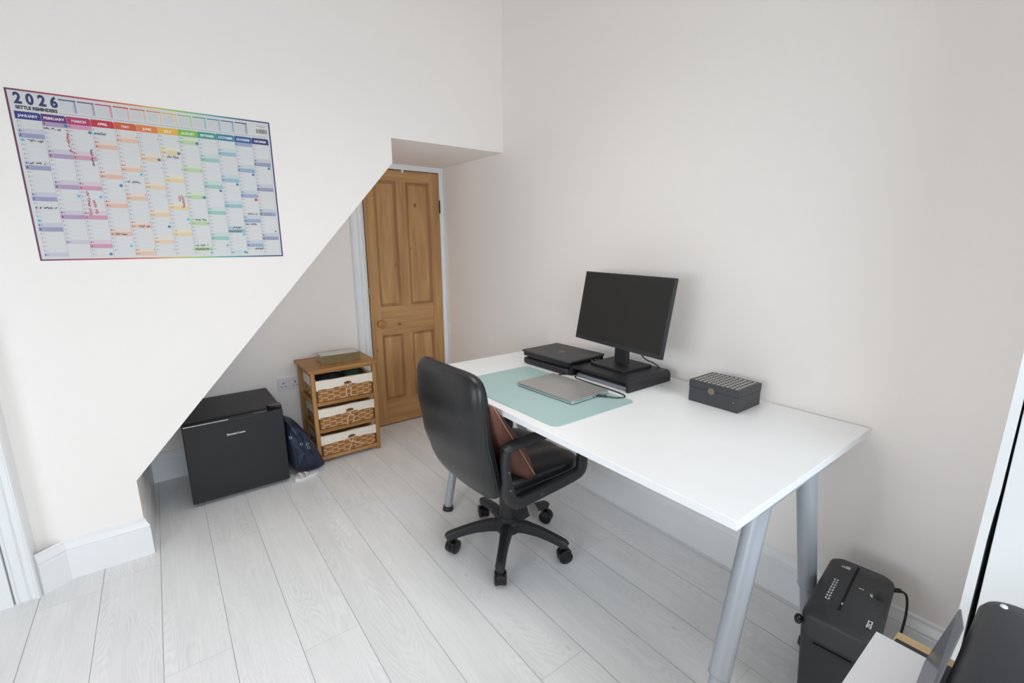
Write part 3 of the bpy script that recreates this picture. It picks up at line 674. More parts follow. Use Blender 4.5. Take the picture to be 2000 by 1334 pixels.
for x, r_, h_ in ((-.045, .020, .030), (-.010, .017, .022)):
    sweep(bm, [(x, r_*math.cos(q*PI/10), .014+h_*math.sin(q*PI/10)) for q in range(11)], (1, 0, 0), .008, .0015)
obj('strap', bm, mat('pale_pink_strap', (206, 186, 184), .6, var=.2, vscale=80), t, smooth=True)
bm = NB(); tube(bm, [(-.025+.009*math.cos(q*PI/6), -.023, .026+.009*math.sin(q*PI/6)) for q in range(13)], .0016, 6, 0, 0); obj('ring', bm, CHROME, t, smooth=True)

# ================================================================= DESK
DZ = .777
t = thing('desk', 'large white laminate desk with silver tube legs against the right-hand wall', 'desk', (0, 0, 0))
bm = NB(); box(bm, .946, 1.800, .432, 2.012, DZ-.024, DZ, 0, None, .0015); obj('desktop', bm, DESKW, t)
def desk_leg(p0, p1, foot=True):
    p0, p1 = Vector(p0), Vector(p1); bm = NB(); pm = p0.lerp(p1, .62)
    cyl(bm, p0, pm, .0275, .0265, 28); cyl(bm, pm, p1, .0215, .0205, 28); cyl(bm, pm, pm+(p0-pm)*.004, .0275, n=28)
    l = obj('leg', bm, SILV, t, smooth=True)
    bm = NB(); d = (p1-p0).normalized(); cyl(bm, p1-d*.012, (p1.x, p1.y, .001), .025, .028, 24); obj('foot', bm, BLKP, l, smooth=True)
desk_leg((1.133, .466, .750), (.945, .470, .012)); desk_leg((1.405, .466, .750), (1.640, .470, .012))
desk_leg((1.215, 1.978, .750), (1.065, 1.974, .012)); desk_leg((1.465, 1.978, .750), (1.640, 1.974, .012))
bm = NB(); box(bm, 1.00, 1.62, .50, .54, .728, .752); box(bm, 1.00, 1.62, 1.90, 1.94, .728, .752); box(bm, 1.30, 1.34, .54, 1.90, .728, .752)
for y in (.466, 1.978): box(bm, 1.08, 1.52, y-.025, y+.025, .735, .7525)
obj('under_frame', bm, SILV, t)

bm = NB(); box(bm, .984, 1.402, 1.066, 1.734, 0, .0025)
es = [e for e in bm.edges if abs(e.verts[0].co.z-e.verts[1].co.z) > .001]; bmesh.ops.bevel(bm, geom=es, offset=.028, segments=6, affect='EDGES', profile=.5)
tag(obj('desk_mat', bm, MINT, loc=(0, 0, DZ+.0005)), 'pale teal rectangular desk mat lying on the white desk', 'desk mat')

def rounded(bm, x0, x1, y0, y1, z0, z1, r, mi=0, seg=4, M=None):
    vs = []; n = seg
    for cx, cy, a0 in ((x1-r, y1-r, 0), (x0+r, y1-r, PI/2), (x0+r, y0+r, PI), (x1-r, y0+r, 3*PI/2)):
        for i in range(n+1): a = a0+PI/2*i/n; vs.append((cx+r*math.cos(a), cy+r*math.sin(a)))
    A = [bm.verts.new((x, y, z0)) for x, y in vs]; B = [bm.verts.new((x, y, z1)) for x, y in vs]
    bridge(bm, A, B, mi); cap(bm, A, mi, True); cap(bm, B, mi)
    if M is not None:
        for v in A+B: v.co = M @ v.co
def emblem(bm, M, r, mi=0):
    """two slanted strokes in a thin ring"""
    o_ = [bm.verts.new(M @ Vector((r*math.cos(q*PI/12), r*math.sin(q*PI/12), 0))) for q in range(24)]; i_ = [bm.verts.new(M @ Vector((r*.86*math.cos(q*PI/12), r*.86*math.sin(q*PI/12), 0))) for q in range(24)]
    bridge(bm, o_, i_, mi)
    for ox in (-.38, .12):
        f = bm.faces.new([bm.verts.new(M @ Vector((r*a, r*b, 0))) for a, b in ((ox-.16, -.5), (ox, -.5), (ox+.30, .5), (ox+.14, .5))]); f.material_index = mi
# silver laptop, closed
t = thing('laptop', 'closed silver laptop lying on the pale teal desk mat', 'laptop', (1.279, 1.350, DZ+.0032), .045)
bm = NB(); rounded(bm, -.108, .108, -.160, .160, .003, .010, .010); obj('laptop_base', bm, ALUE, t, bevel=.001)
bm = NB(); rounded(bm, -.109, .109, -.161, .161, .0110, .0165, .010); obj('lid', bm, ALU, t, bevel=.0012)
bm = NB(); emblem(bm, Matrix.Translation((.005, 0, .01655)) @ Matrix.Rotation(PI/2, 4, 'Z'), .016); obj('lid_emblem', bm, ALUE, t)
bm = NB()
for x, w_ in ((.012, .006), (.028, .010), (.046, .010)): box(bm, x, x+w_, -.1605, -.158, .0045, .0085)
obj('ports', bm, BLKG, t)
for x in (-.09, .09):
    bm = NB(); box(bm, x-.008, x+.008, -.14, .14, 0, .003); obj('rubber_foot', bm, BLKP, t)
# black laptop on a cooling base
t = thing('laptop_cooler', 'black laptop cooling stand on the desk under the closed black laptop', 'laptop stand', (1.571, 1.652, DZ), .02)
bm = NB(); rounded(bm, -.135, .135, -.158, .158, .004, .030, .022, 0, 6); obj('cooler_body', bm, BLKP, t, bevel=.006, smooth=True)
bm = NB(); rounded(bm, -.12, .12, -.145, .145, .0302, .036, .02, 0, 5)
for k in range(9): box(bm, -.10+.022*k, -.092+.022*k, -.12, .12, .0362, .0385)
obj('cooler_grille', bm, BLKG, t)
for x in (-.11, .11):
    for y in (-.13, .13): bm = NB(); cyl(bm, (x, y, 0), (x, y, .005), .01, n=12); obj('rubber_foot', bm, BLKP, t)
t = thing('laptop', 'closed black laptop resting on the black cooling stand near the wall', 'laptop', (1.560, 1.645, DZ+.0388), .03)
bm = NB(); rounded(bm, -.120, .125, -.162, .164, .002, .020, .012, 0, 5); obj('laptop_base', bm, BLKG, t, bevel=.002)
bm = NB(); rounded(bm, -.127, .126, -.167, .167, .0225, .0305, .012, 0, 5); obj('lid', bm, mat('dark_laptop_lid', (62, 61, 60), .5, spec=.4), t, bevel=.0015)
bm = NB(); emblem(bm, Matrix.Translation((-.004, 0, .0307)) @ Matrix.Rotation(PI/2, 4, 'Z'), .014); obj('lid_emblem', bm, ALUE, t)
bm = NB()
for x in (.03, .055, .075): box(bm, x, x+.012, -.1645, -.161, .006, .014)
obj('ports', bm, ALUE, t)
bm = NB(); box(bm, -.10, .10, -.14, .14, 0, .002); obj('rubber_foot', bm, BLKP, t)
bm = NB(); tube(bm, [(1.62, 1.812, DZ+.055), (1.60, 1.828, DZ+.062), (1.575, 1.832, DZ+.050), (1.57, 1.835, DZ+.006), (1.60, 1.90, DZ+.004), (1.72, 1.93, DZ+.004)], .003, 8)
tag(obj('power_cable', bm, BLKP, smooth=True), 'short black cable leaving the far side of the black laptop', 'cable')
bm = NB(); tube(bm, [(1.652, 1.478, DZ+.050), (1.655, 1.455, DZ+.051), (1.675, 1.450, DZ+.053), (1.70, 1.44, DZ+.053), (1.73, 1.44, DZ+.053)], .003, 8)
tube(bm, [(1.640, 1.476, DZ+.050), (1.648, 1.462, DZ+.050), (1.655, 1.455, DZ+.051)], (.005, .004), 8)
tag(obj('usb_cable', bm, BLKP, smooth=True), 'black cable plugged into the near side of the black laptop', 'cable')
# curved riser
t = thing('monitor_riser', 'black leather-look curved riser on the desk carrying the monitor', 'monitor stand', (0, 0, 0))
bm = NB(); outer = []; inner = []
ya, yb, zt, r_ = 1.152, 1.492, DZ+.050, .022
def arc(cy, cz, r, a0, a1, n=7): return [(cy+r*math.cos(a0+(a1-a0)*i/n), cz+r*math.sin(a0+(a1-a0)*i/n)) for i in range(n+1)]
outer = [(ya, DZ+.0008)]+arc(ya+r_, zt-r_, r_, PI, PI/2)+arc(yb-r_, zt-r_, r_, PI/2, 0)+[(yb, DZ+.0008)]
inner = [(yb-.013, DZ+.0008)]+arc(yb-r_, zt-r_, r_-.013, 0, PI/2)+arc(ya+r_, zt-r_, r_-.013, PI/2, PI)+[(ya+.013, DZ+.0008)]
RX0, RX1 = 1.462, 1.748
prism(bm, outer+inner, 0, RX0, RX1); obj('riser_shell', bm, mat('black_leatherette', (34, 34, 36), .42, bump=.25, bscale=300), t, smooth=True, angle=35)
# pale slab stored below
bm = NB(); rounded(bm, 1.478, 1.72, 1.176, 1.468, DZ+.001, DZ+.016, .012); tag(obj('tablet', bm, mat('grey_metal_slab', (150, 152, 160), .35, metal=.4), bevel=.002), 'flat grey slab-shaped device tucked under the black monitor riser', 'tablet')
bm = NB(); z = DZ+.0035
tube(bm, [(1.335, 1.185, DZ+.012), (1.345, 1.160, DZ+.010), (1.372, 1.135, z+.002), (1.405, 1.125, z), (1.428, 1.150, z), (1.436, 1.22, z), (1.438, 1.32, z), (1.440, 1.40, z), (1.452, 1.445, z), (1.49, 1.460, z+.016), (1.53, 1.46, z+.018)], .0026, 8)
tube(bm, [(1.318, 1.206, DZ+.0095), (1.325, 1.196, DZ+.0105), (1.345, 1.162, DZ+.010)], (.0055, .0042), 10)
tag(obj('charging_cable', bm, BLKP, smooth=True), 'black charging cable looping from the silver laptop to below the riser', 'cable')
bm = NB(); tube(bm, [(1.400, 1.512, DZ+.005), (1.425, 1.518, z), (1.455, 1.510, z), (1.475, 1.502, z)], .0032, 8)
tag(obj('short_cable', bm, BLKP, smooth=True), 'short black cable on the desk behind the silver laptop', 'cable')
# monitor
mt = thing('monitor', 'large switched-off black monitor standing on the curved black riser', 'monitor', (0, 0, 0))
MC = Vector((1.59723, 1.32774, 1.08242)); my, ti = .120617, .1816527
e1 = Vector((-math.sin(my), -math.cos(my), 0)); nn = Vector((math.cos(my), -math.sin(my), 0)); upv = Vector((0, 0, math.cos(ti)))+nn*math.sin(ti); bk_ = e1.cross(upv)
if bk_.dot(nn) < 0: bk_ = -bk_
MM = Matrix((e1, bk_, upv)).transposed().to_4x4(); MM.translation = MC
bm = NB(); box(bm, -.270, .270, 0, .018, -.162, .162, 0, None, .002); superbox(bm, (0, .026, -.02), (.17, .022, .10), (5, 2.5, 5), 8)
for v in bm.verts: v.co = MM @ v.co
obj('monitor_case', bm, BEZEL, mt, smooth=True)
bm = NB(); box(bm, -.2645, .2645, -.0008, .001, -.144, .1575, 0, MM); obj('screen', bm, SCREEN, mt)
bm = NB(); pc = MM @ Vector((0, .030, -.08)); bx_, by_ = 1.650, 1.345
RM = Matrix.Translation((0, 0, 0))
zb = zt+.0145
prism(bm, [(pc.y-.035, zb), (pc.y+.035, zb), (pc.y+.030, pc.z+.05), (pc.y-.030, pc.z+.05)], 0, pc.x+.000, pc.x+.026); obj('stand_neck', bm, BLKP, mt, bevel=.004)
bm = NB(); Mb = Matrix.Translation((1.634, 1.337, zt+.0006)) @ Matrix.Rotation(-.03, 4, 'Z'); rounded(bm, -.094, .094, -.100, .100, 0, .010, .004, 0, 3, Mb); obj('stand_base', bm, mat('satin_black_plate', (40, 40, 42), .45), mt, bevel=.0015)
bm = NB(); tube(bm, [MM @ Vector((.05, .045, -.10)), (1.700, 1.265, .87), (1.722, 1.22, .846), (1.765, 1.19, .80), (1.77, 1.18, .783)], .003, 8); obj('power_cord', bm, BLKP, mt, smooth=True)
# dark lattice box
t = thing('wooden_box', 'dark stained wooden box with pale lattice lid and brass clasp on the desk', 'box', (0, 0, DZ+.0006))
bx0, bx1, by0, by1 = 1.586, 1.750, .766, .960; hh = .083
bm = NB(); box(bm, bx0, bx1, by0, by1, 0, .056); obj('box_body', bm, EBONY, t, bevel=.001)
bm = NB(); box(bm, bx0-.001, bx1+.001, by0-.001, by1+.001, .0568, hh); ld = obj('lid', bm, EBONY, t, bevel=.001)
bm = NB(); nx, ny = 8, 10
ax0, ax1, ay0, ay1 = bx0+.008, bx1-.010, by0+.008, by1-.008
f0 = .0012
def tile(cx, cy, a, b):
    A = [bm.verts.new((cx+a*math.cos(q*PI/4), cy+b*math.sin(q*PI/4), hh+.0003)) for q in range(8)]; B = [bm.verts.new((cx+a*.55*math.cos(q*PI/4), cy+b*.55*math.sin(q*PI/4), hh+.0025)) for q in range(8)]
    bridge(bm, A, B); cap(bm, B)
for i in range(nx):
    for j in range(ny):
        if (i+j) % 1 == 0: tile(ax0+(ax1-ax0)*(i+.5)/nx, ay0+(ay1-ay0)*(j+.5)/ny, .0068, .0062)
obj('lattice_inlay', bm, GREYIN, ld)
bm = NB(); a = Vector((bx0-.0012, .869, .0565))
cyl(bm, a, a-Vector((.0018, 0, 0)), .0125, n=24); tube(bm, [a+Vector((-.003, .0085*math.cos(q*PI/8), .0085*math.sin(q*PI/8))) for q in range(17)], .0018, 6, 0, 0); cyl(bm, a-Vector((.0018, 0, 0)), a-Vector((.004, 0, 0)), .004, .003, n=16); obj('clasp', bm, BRASS, t, smooth=True)
bm = NB(); a = Vector((bx0-.0005, .783, .036)); cyl(bm, a, a-Vector((.0012, 0, 0)), .0022, n=10); obj('nail', bm, CHROME, t)

# ================================================================= OFFICE CHAIR
CHX, CHY = 1.140, 1.540
ch = thing('office_chair', 'black leather swivel office chair with armrests pushed up to the white desk', 'chair', (CHX, CHY, 0), 0)
def seatwarp(c):
    c = c.copy(); u = c.x/.235
    if c.z > 0: c.z += .012*(abs(c.y)/.23)**2 + .010*max(0, -u)**2 - .006
    c.z += -.014*max(0, u-.6)/.4 + .0022*math.sin(c.y*48+c.x*10)*(c.z > 0)*(1 if u > -.4 else 0)
    return c
bm = NB(); superbox(bm, (.030, 0, .440), (.235, .235, .042), (5, 5, 2.6), 22, 0, seatwarp); obj('seat', bm, BLKL, ch, smooth=True, angle=80)
bm = NB(); superbox(bm, (.035, 0, .408), (.225, .228, .022), (6, 6, 3), 12); obj('seat_pan', bm, BLKP, ch, smooth=True, angle=60)
def backwarp(c):
    c = c.copy(); v = c.z/.266           # -1 bottom .. 1 top
    wsc = 1.0-.06*max(0, -v)**2-.02*max(0, v)**3; c.y *= wsc
    bend = -.045*v + .030*(v*v) + .0
    c.x += bend - .016*(1-(c.y/.235)**2)     # wraps round the sitter
    if c.x < 0: c.x += .002*math.sin(c.z*40+c.y*6)
    return c
bm = NB(); superbox(bm, (-.262, .010, .652), (.044, .249, .266), (2.4, 7, 6), 26, 0, backwarp); bk = obj('backrest', bm, BLKL, ch, smooth=True, angle=80)
bm = NB()   # piping round the back panel edge
pts = []
for q in range(49):
    a = 2*PI*q/48; s = 1/((abs(math.cos(a))**7+abs(math.sin(a))**6)**(1/6.5)); co = Vector((-.004, .2495*s*math.cos(a)*.995, .2665*s*math.sin(a)*.995)); co = backwarp(co); pts.append(co+Vector((-.262, .010, .652)))
tube(bm, pts, .0035, 6, 0, 0); obj('piping', bm, BLKP, bk, smooth=True)
# back bracket
bm = NB(); sweep(bm, [(-.05, 0, .385), (-.13, 0, .384), (-.185, 0, .400), (-.205, 0, .44), (-.208, 0, .47)], (0, 1, 0), .035, .012); obj('back_bracket', bm, BLKP, ch)
def armrest(s):
    y = .262*s; bm = NB()
    loop = [(-.165, y, .640), (-.180, y, .625), (-.185, y, .58), (-.178, y, .50), (-.168, y, .445), (-.150, y, .415), (-.115, y, .402), (-.05, y, .404), (.08, y, .412), (.17, y, .420), (.205, y, .430), (.218, y, .455), (.214, y, .50), (.200, y, .56), (.180, y, .612), (.165, y, .632)]
    loop = [(x-.022, y_, z) for x, y_, z in loop]; P = smooth_path(loop, 3); n = len(P); th = [.013+.010*(1 if 3 < i/3 < 12 else .3) for i in range(n)]
    sweep(bm, P, (0, 1, 0), .017, th); a = obj('armrest', bm, BLKP, ch, smooth=True, angle=50)
    bm = NB(); pad = smooth_path([(x-.022, y, z) for x, z in ((-.195, .632), (-.15, .640), (-.05, .647), (.08, .650), (.16, .645), (.20, .628))], 3); m_ = len(pad)
    sweep(bm, pad, (0, 1, 0), [.017+.011*math.sin(PI*min(1, max(0, i/(m_-1)))**.6) for i in range(m_)], .0115, 0, .6); obj('arm_pad', bm, BLKP, a, smooth=True, angle=60)
    for x, z in ((-.203, .55), (-.196, .475), (-.042, .407)):
        bm = NB(); cyl(bm, (x, y+s*.0165, z), (x, y+s*.0185, z), .0042, n=10); obj('screw', bm, GREYP, a)
armrest(-1); armrest(1)
bm = NB(); box(bm, -.085, .085, -.06, .06, .350, .392, 0, None, .008); cyl(bm, (0, 0, .13), (0, 0, .355), .039, .043, 28); obj('gas_column', bm, BLKP, ch, smooth=True)
bm = NB(); tube(bm, [(-.01, -.06, .372), (-.02, -.13, .372), (-.030, -.175, .352)], .005, 8)
sweep(bm, [(-.030, -.168, .356), (-.036, -.200, .325), (-.034, -.222, .295), (-.032, -.232, .280)], (1, 0, 0), [.007, .017, .022, .014], .006); 
obj('height_lever', bm, GREYP, ch, smooth=True, label='worn grey height lever paddle')
bm = NB()
for q, (r_, z) in enumerate(((.042, .082), (.056, .090), (.060, .128), (.052, .142), (.045, .147), (.043, .16))):
    a = ring(bm, Vector((0, 0, z)), Vector((1, 0, 0)), Vector((0, 1, 0)), r_, r_, 30)
    if q: bridge(bm, prev, a)
    else: cap(bm, a)
    prev = a
cap(bm, prev); obj('base_hub', bm, BLKP, ch, smooth=True)
casters = []
for k in range(5):
    a = math.radians(10+72*k); d = Vector((math.cos(a), math.sin(a), 0)); s = Vector((-d.y, d.x, 0))
    bm = NB(); R_ = [.035, .09, .15, .20, .245, .270, .282]; zz = [.116, .120, .116, .107, .096, .088, .080]; hw = [.029, .025, .021, .0195, .0195, .0195, .014]; hh_ = [.027, .025, .022, .020, .019, .019, .016]
    sweep(bm, [d*r+Vector((0, 0, z)) for r, z in zip(R_, zz)], s, hw, hh_, 0, .45); lg = obj('leg', bm, BLKP, ch, smooth=True, angle=40)
    bm = NB(); c = d*.262; cyl(bm, c+Vector((0, 0, .050)), c+Vector((0, 0, .078)), .006, n=10)
    yw = math.radians([120, 250, 200, 235, 155][k]); f_ = Vector((math.cos(yw), math.sin(yw), 0)); g_ = Vector((-f_.y, f_.x, 0)); wc = c-f_*.010+Vector((0, 0, .0318))
    # hood over the twin wheels
    prev = None
    for w_ in (-.006, .006):
        pts = [wc+g_*w_+f_*(.0335*math.cos(q*PI/9-.35))+Vector((0, 0, .0335*math.sin(q*PI/9-.35))) for q in range(10)]+[wc+g_*w_]
        rr = [bm.verts.new(p) for p in pts]
        if prev: bridge(bm, prev, rr)
        cap(bm, rr, 0, prev is None); prev = rr
    cs = obj('caster', bm, BLKG, lg, smooth=True, angle=30)
    for w_ in (-1, 1):
        bm = NB(); p0 = wc+g_*w_*.007; p1 = wc+g_*w_*.026; cyl(bm, p0, p0.lerp(p1, .8), .0312, n=24); cyl(bm, p0.lerp(p1, .8), p1, .0312, .025, 24); cyl(bm, p1, p1+g_*w_*.0008, .005, n=10); obj('wheel', bm, BLKG, cs, smooth=True, angle=35)
# brown cushion against the backrest
def cushwarp(c):
    c = c.copy(); e = 1-.25*abs(c.y/.19)**2*abs(c.z/.17)**2; c.x += .0
    return c
t = thing('cushion', 'brown leather cushion with pale piping leaning on the backrest of the office chair', 'cushion', (.987, 1.467, .634), rot=(0, math.radians(-30), 0))
bm = NB()
n = 20; top = []; bot = []
hy, hz, th = .168, .190, .048
def cush(u, v, s):   # u,v in -1..1 ; pillow with pinched edge
    edge = (1-abs(u)**4)*(1-abs(v)**4); pin = 1-.07*(1-abs(u*v))*(abs(u)**4+abs(v)**4)
    return Vector((s*(.014*(1-.5*max(0, v))+th*.8*max(edge, 0)**.5*(1-.35*v)), u*hy*pin, v*hz*pin))
G = {}
for s in (-1, 1):
    for i in range(n+1):
        for j in range(n+1):
            u, v = 2*i/n-1, 2*j/n-1
            G[(s, i, j)] = bm.verts.new(cush(u, v, s))
for s in (-1, 1):
    for i in range(n):
        for j in range(n): bm.faces.new((G[(s, i, j)], G[(s, i+1, j)], G[(s, i+1, j+1)], G[(s, i, j+1)]))
bd = [(i, 0) for i in range(n)]+[(n, j) for j in range(n)]+[(i, n) for i in range(n, 0, -1)]+[(0, j) for j in range(n, 0, -1)]
for k in range(len(bd)):
    a, b_ = bd[k], bd[(k+1) % len(bd)]; bm.faces.new((G[(-1, *a)], G[(-1, *b_)], G[(1, *b_)], G[(1, *a)]))
obj('cushion_body', bm, BROWN, t, smooth=True, angle=80)
bm = NB(); pts = [cush(-1, -1+.1*k, 1) for k in range(21)]+[cush(-1+.1*k, 1, 1) for k in range(1, 21)]+[cush(1, 1-.1*k, 1) for k in range(1, 21)]+[cush(1-.1*k, -1, 1) for k in range(1, 21)]
tube(bm, pts, .0020, 6, 0, 0); obj('piping', bm, SEAM, t, smooth=True)

# ================================================================= SHREDDER
t = thing('paper_shredder', 'black paper shredder standing on the floor beside the desk leg', 'shredder', (1.487, .338, 0), math.radians(6.4))
SL, SWD = .170, .083; ST = .385
bm = NB(); A = []
for z, s, s2 in ((.004, .84, .80), (.02, .86, .83), (.30, .98, .97), (.305, .98, .97)):
    r_ = []
    for cx, cy, a0 in ((1, 1, 0), (-1, 1, PI/2), (-1, -1, PI), (1, -1, 3*PI/2)):
        for i in range(5): a = a0+PI/2*i/4; r_.append(bm.verts.new((cx*(SL*s-.02)+.02*math.cos(a), cy*(SWD*s2-.02)+.02*math.sin(a), z)))
    A.append(r_)
cap(bm, A[0], 0, True)
for a, b_ in zip(A, A[1:]): bridge(bm, a, b_)
cap(bm, A[-1]); obj('bin', bm, BLKP, t, smooth=True, angle=35)
bm = NB(); A = []
def crown(x, y): return -.010*(x/SL)**2-.004*(y/SWD)**4
for z, ins in ((.306, .002), (.372, .000), (.380, .003), (.3855, .011)):
    r_ = []
    for cx, cy, a0 in ((1, 1, 0), (-1, 1, PI/2), (-1, -1, PI), (1, -1, 3*PI/2)):
        rr = .024
        for i in range(7):
            a = a0+PI/2*i/6; x = cx*(SL-ins-rr)+rr*math.cos(a); y = cy*(SWD-ins-rr)+rr*math.sin(a)
            if cx > 0: x += .010*(1-(y/SWD)**2)
            r_.append(bm.verts.new((x, y, z+(crown(x, y) if z > .35 else 0))))
    A.append(r_)
cap(bm, A[0], 0, True)
for a, b_ in zip(A, A[1:]): bridge(bm, a, b_)
# filled top with the crowned surface
c0 = bm.verts.new((0, 0, .3862)); L_ = A[-1]
mid = [bm.verts.new((v.co.x*.6, v.co.y*.6, .3862+crown(v.co.x*.6, v.co.y*.6)*.6)) for v in L_]; bridge(bm, L_, mid)
for i in range(len(mid)): bm.faces.new((mid[i], mid[(i+1) % len(mid)], c0))
hd = obj('head', bm, mat('shredder_top_black', (48, 49, 51), .5, bump=.2, bscale=500), t, smooth=True, angle=50)
bm = NB(); zt_ = .3864
def onTop(x, y, h=.0006): return Vector((x, y, .3866+crown(x, y)*.75+h))
def topquad(bm, x0, x1, y0, y1, h=.0006, mi=0):
    f = bm.faces.new([bm.verts.new(onTop(x, y, h)) for x, y in ((x0, y0), (x1, y0), (x1, y1), (x0, y1))]); f.material_index = mi
topquad(bm, -.110, -.10, .004, .011, .0010); 
for k in range(12): topquad(bm, -.105+.0205*k, -.105+.0205*(k+1), .004, .0105, .0010)
obj('feed_slot', bm, flat('slot_black', (4, 4, 4), .9), hd)
bm = NB(); topquad(bm, -.083, -.072, .0045, .0085, .0016); obj('blade_glint', bm, CHROME, hd)
for k in range(8):
    x = -.085+.0145*k; bm = NB()
    for a in range(2): topquad(bm, x, x+.0036, .0365+.006*a, .0405+.006*a, .001); topquad(bm, x+.005, x+.0088, .0360+.007*a, .0395+.007*a, .001)
    obj('printed_symbol', bm, WHITEINK, hd)
def toptext(txt, x, y, s_, rot=0):
    bm = NB(); p_ = onTop(x, y, .0011); add_text(bm, txt, s_, Matrix.Translation(p_) @ Matrix.Rotation(rot, 4, 'Z'), 0, 'LEFT', .0004); obj('printed_text', bm, WHITEINK, hd)
toptext('88', .103, .024, .016, 0); toptext('22', .103, .037, .012, 0)
toptext('7.', .024, -.024, .014, 0); toptext('off I', .010, -.047, .009, 0); toptext('ZECS', -.124, -.066, .015, 0)
bm = NB(); 
for q in ((.022, .056, -.074, -.072), (.022, .056, -.054, -.052), (.022, .024, -.074, -.052), (.054, .056, -.074, -.052), (.030, .048, -.070, -.056)): topquad(bm, *q, .001)
obj('rocker_switch', bm, BLKG, hd)
bm = NB(); box(bm, -SL-.0005, -SL+.004, -.045, .045, .285, .293); obj('hand_grip', bm, BLKG, t)
bm = NB(); superbox(bm, (-SL+.006, SWD+.004, .340), (.012, .010, .015), (2, 2, 2), 8); obj('side_knob', bm, BLKG, t, smooth=True)
bm = NB(); tube(bm, [(SL-.01, -SWD+.002, .345), (SL+.000, -SWD-.012, .345)], .007, 10, 0, 0); tube(bm, [(SL, -SWD-.012, .345), (SL+.006, -SWD-.028, .330), (SL+.004, -SWD-.034, .27), (SL-.004, -SWD-.030, .18), (SL, -SWD-.022, .08), (SL+.01, -SWD-.02, .006), (SL+.03, -SWD+.05, .005)], .0035, 8); obj('power_cord', bm, BLKP, t, smooth=True)

# ================================================================= PRINTER CORNER
t = thing('side_table', 'light wooden side table under the black printer at the picture\'s right edge', 'table', (0, 0, 0))
TZ = .575
bm = NB(); box(bm, .48, 1.147, -.42, .172, TZ-.022, TZ, 0, None, .001); obj('tabletop', bm, KRAFT, t)
for x in (.50, 1.09):
    for y in (-.40, .115):
        bm = NB(); box(bm, x, x+.036, y, y+.036, 0, TZ-.0225); obj('leg', bm, KRAFT, t)
p = thing('printer', 'black printer with rounded lid on the light wooden side table', 'printer', (0, 0, TZ+.0005))
bm = NB(); A = []
for z, ins in ((.002, .010), (.010, .002), (.095, 0), (.125, .003), (.138, .009), (.1445, .020)):
    r_ = []
    for cx, cy, a0 in ((1, 1, 0), (-1, 1, PI/2), (-1, -1, PI), (1, -1, 3*PI/2)):
        rr = .045
        for i in range(9):
            a = a0+PI/2*i/8; r_.append(bm.verts.new((.92+cx*(.285-ins-rr)+rr*math.cos(a), -.135+cy*(.208-ins-rr)+rr*math.sin(a), z)))
    A.append(r_)
cap(bm, A[0], 0, True)
for a, b_ in zip(A, A[1:]): bridge(bm, a, b_)
cap(bm, A[-1]); obj('printer_body', bm, mat('printer_black', (36, 37, 42), .42, bump=.05, bscale=300), p, smooth=True, angle=60)
bm = NB(); box(bm,   .62, 1.104, .0755, .167, .0, .014, 0, None, .002); obj('paper_tray', bm, BLKP, p)
bm = NB(); v = [bm.verts.new(q) for q in ((1.068, .116, .020), (1.124, .091, .125), (1.045, .0765, .140), (.80, .0765, .140), (.80, .105, .020))]; v2 = [bm.verts.new(q.co+Vector((0, -.0025, .0006))) for q in v]
bridge(bm, v, v2); cap(bm, v, 0, True); cap(bm, v2)
for k in range(3):
    x = .86+.07*k; vv = [bm.verts.new(q) for q in ((x, .1070, .030), (x+.012, .1078, .030), (x+.018, .0815, .118), (x+.006, .0808, .118))]; bm.faces.new(vv)
obj('paper_support', bm, SMOKE, p, label='smoky translucent paper support')
bm = NB(); superbox(bm, (1.163, .040, .1446), (.0065, .0055, .003), (2, 2, 2), 6); obj('indicator_light', bm, WHITEINK, p, smooth=True)
bm = NB()   # sheets on the tray, curling a little
nx_, ny_ = 16, 8; layers = []
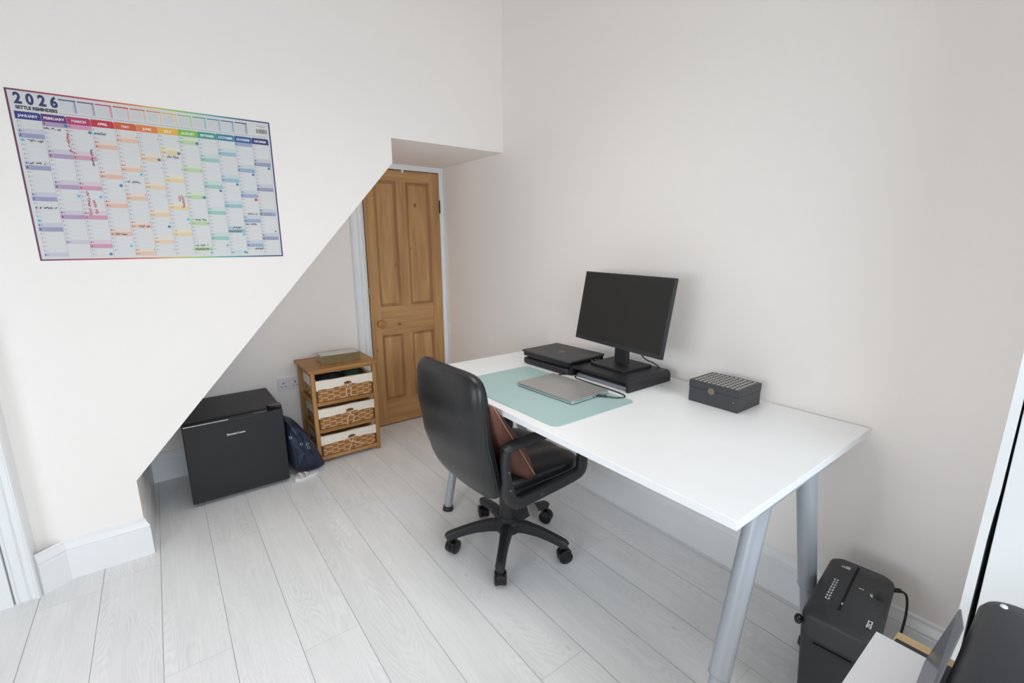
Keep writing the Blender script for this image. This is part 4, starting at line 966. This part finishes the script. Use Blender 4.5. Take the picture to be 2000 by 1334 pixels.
for zz_ in (0, .006):
    g = []
    for i in range(nx_+1):
        r_ = []
        for j in range(ny_+1):
            x = .79+.29*i/nx_; y = .194-.088*j/ny_
            r_.append(bm.verts.new((x, y, zz_+.0005+.004*math.sin(PI*j/ny_)*((1-i/nx_)**.5))))
        g.append(r_)
    layers.append(g)
for g in layers:
    for i in range(nx_):
        for j in range(ny_): bm.faces.new((g[i][j], g[i+1][j], g[i+1][j+1], g[i][j+1]))
a, b_ = layers
ed = [(i, 0) for i in range(nx_)]+[(nx_, j) for j in range(ny_)]+[(i, ny_) for i in range(nx_, 0, -1)]+[(0, j) for j in range(ny_, 0, -1)]
for k in range(len(ed)):
    i, j = ed[k]; i2, j2 = ed[(k+1) % len(ed)]; bm.faces.new((a[i][j], a[i2][j2], b_[i2][j2], b_[i][j]))
tag(obj('paper_stack', bm, PAPER, loc=(0, 0, TZ+.0155)), 'stack of blank white paper on the tray of the black printer', 'paper')

# tall white cupboard at the picture's right edge
t = thing('cupboard', 'tall white cupboard with a dark gap beside its door at the right edge', 'cupboard', (0, 0, 0))
bm = NB()
A = []
for z in [0, .25, .45, .487, .60, .70, .76, .82, 1.042, 1.4, 2.1]:
    yo = .1185-.010*max(0, min(1, (z-.487)/.7)); yi = .102-.0085*max(0, min(1, (z-.487)/.55))+.0012*math.sin(z*37)
    A.append([bm.verts.new(q) for q in ((1.450, yo, z), (1.450, yi, z), (1.822, .100, z), (1.822, yo, z))])
cap(bm, A[0], 0, True)
for a, b_ in zip(A, A[1:]): bridge(bm, a, b_)
cap(bm, A[-1]); obj('side_board', bm, GLOSS, t)
bm = NB(); box(bm, 1.475, 1.80, -.50, .090, .01, 2.09); obj('interior_shade', bm, GAPSHADE, t)  # dark block standing in for the shade inside the cupboard
bm = NB(); box(bm, 1.450, 1.470, -.50, .0905, .02, 2.09, 0, None, .0015); obj('door', bm, GLOSS, t)
bm = NB(); box(bm, 1.472, 1.822, -.52, -.502, 0, 2.1); box(bm, 1.47, 1.822, -.52, .1, 2.1, 2.12); obj('carcass', bm, GLOSS, t)
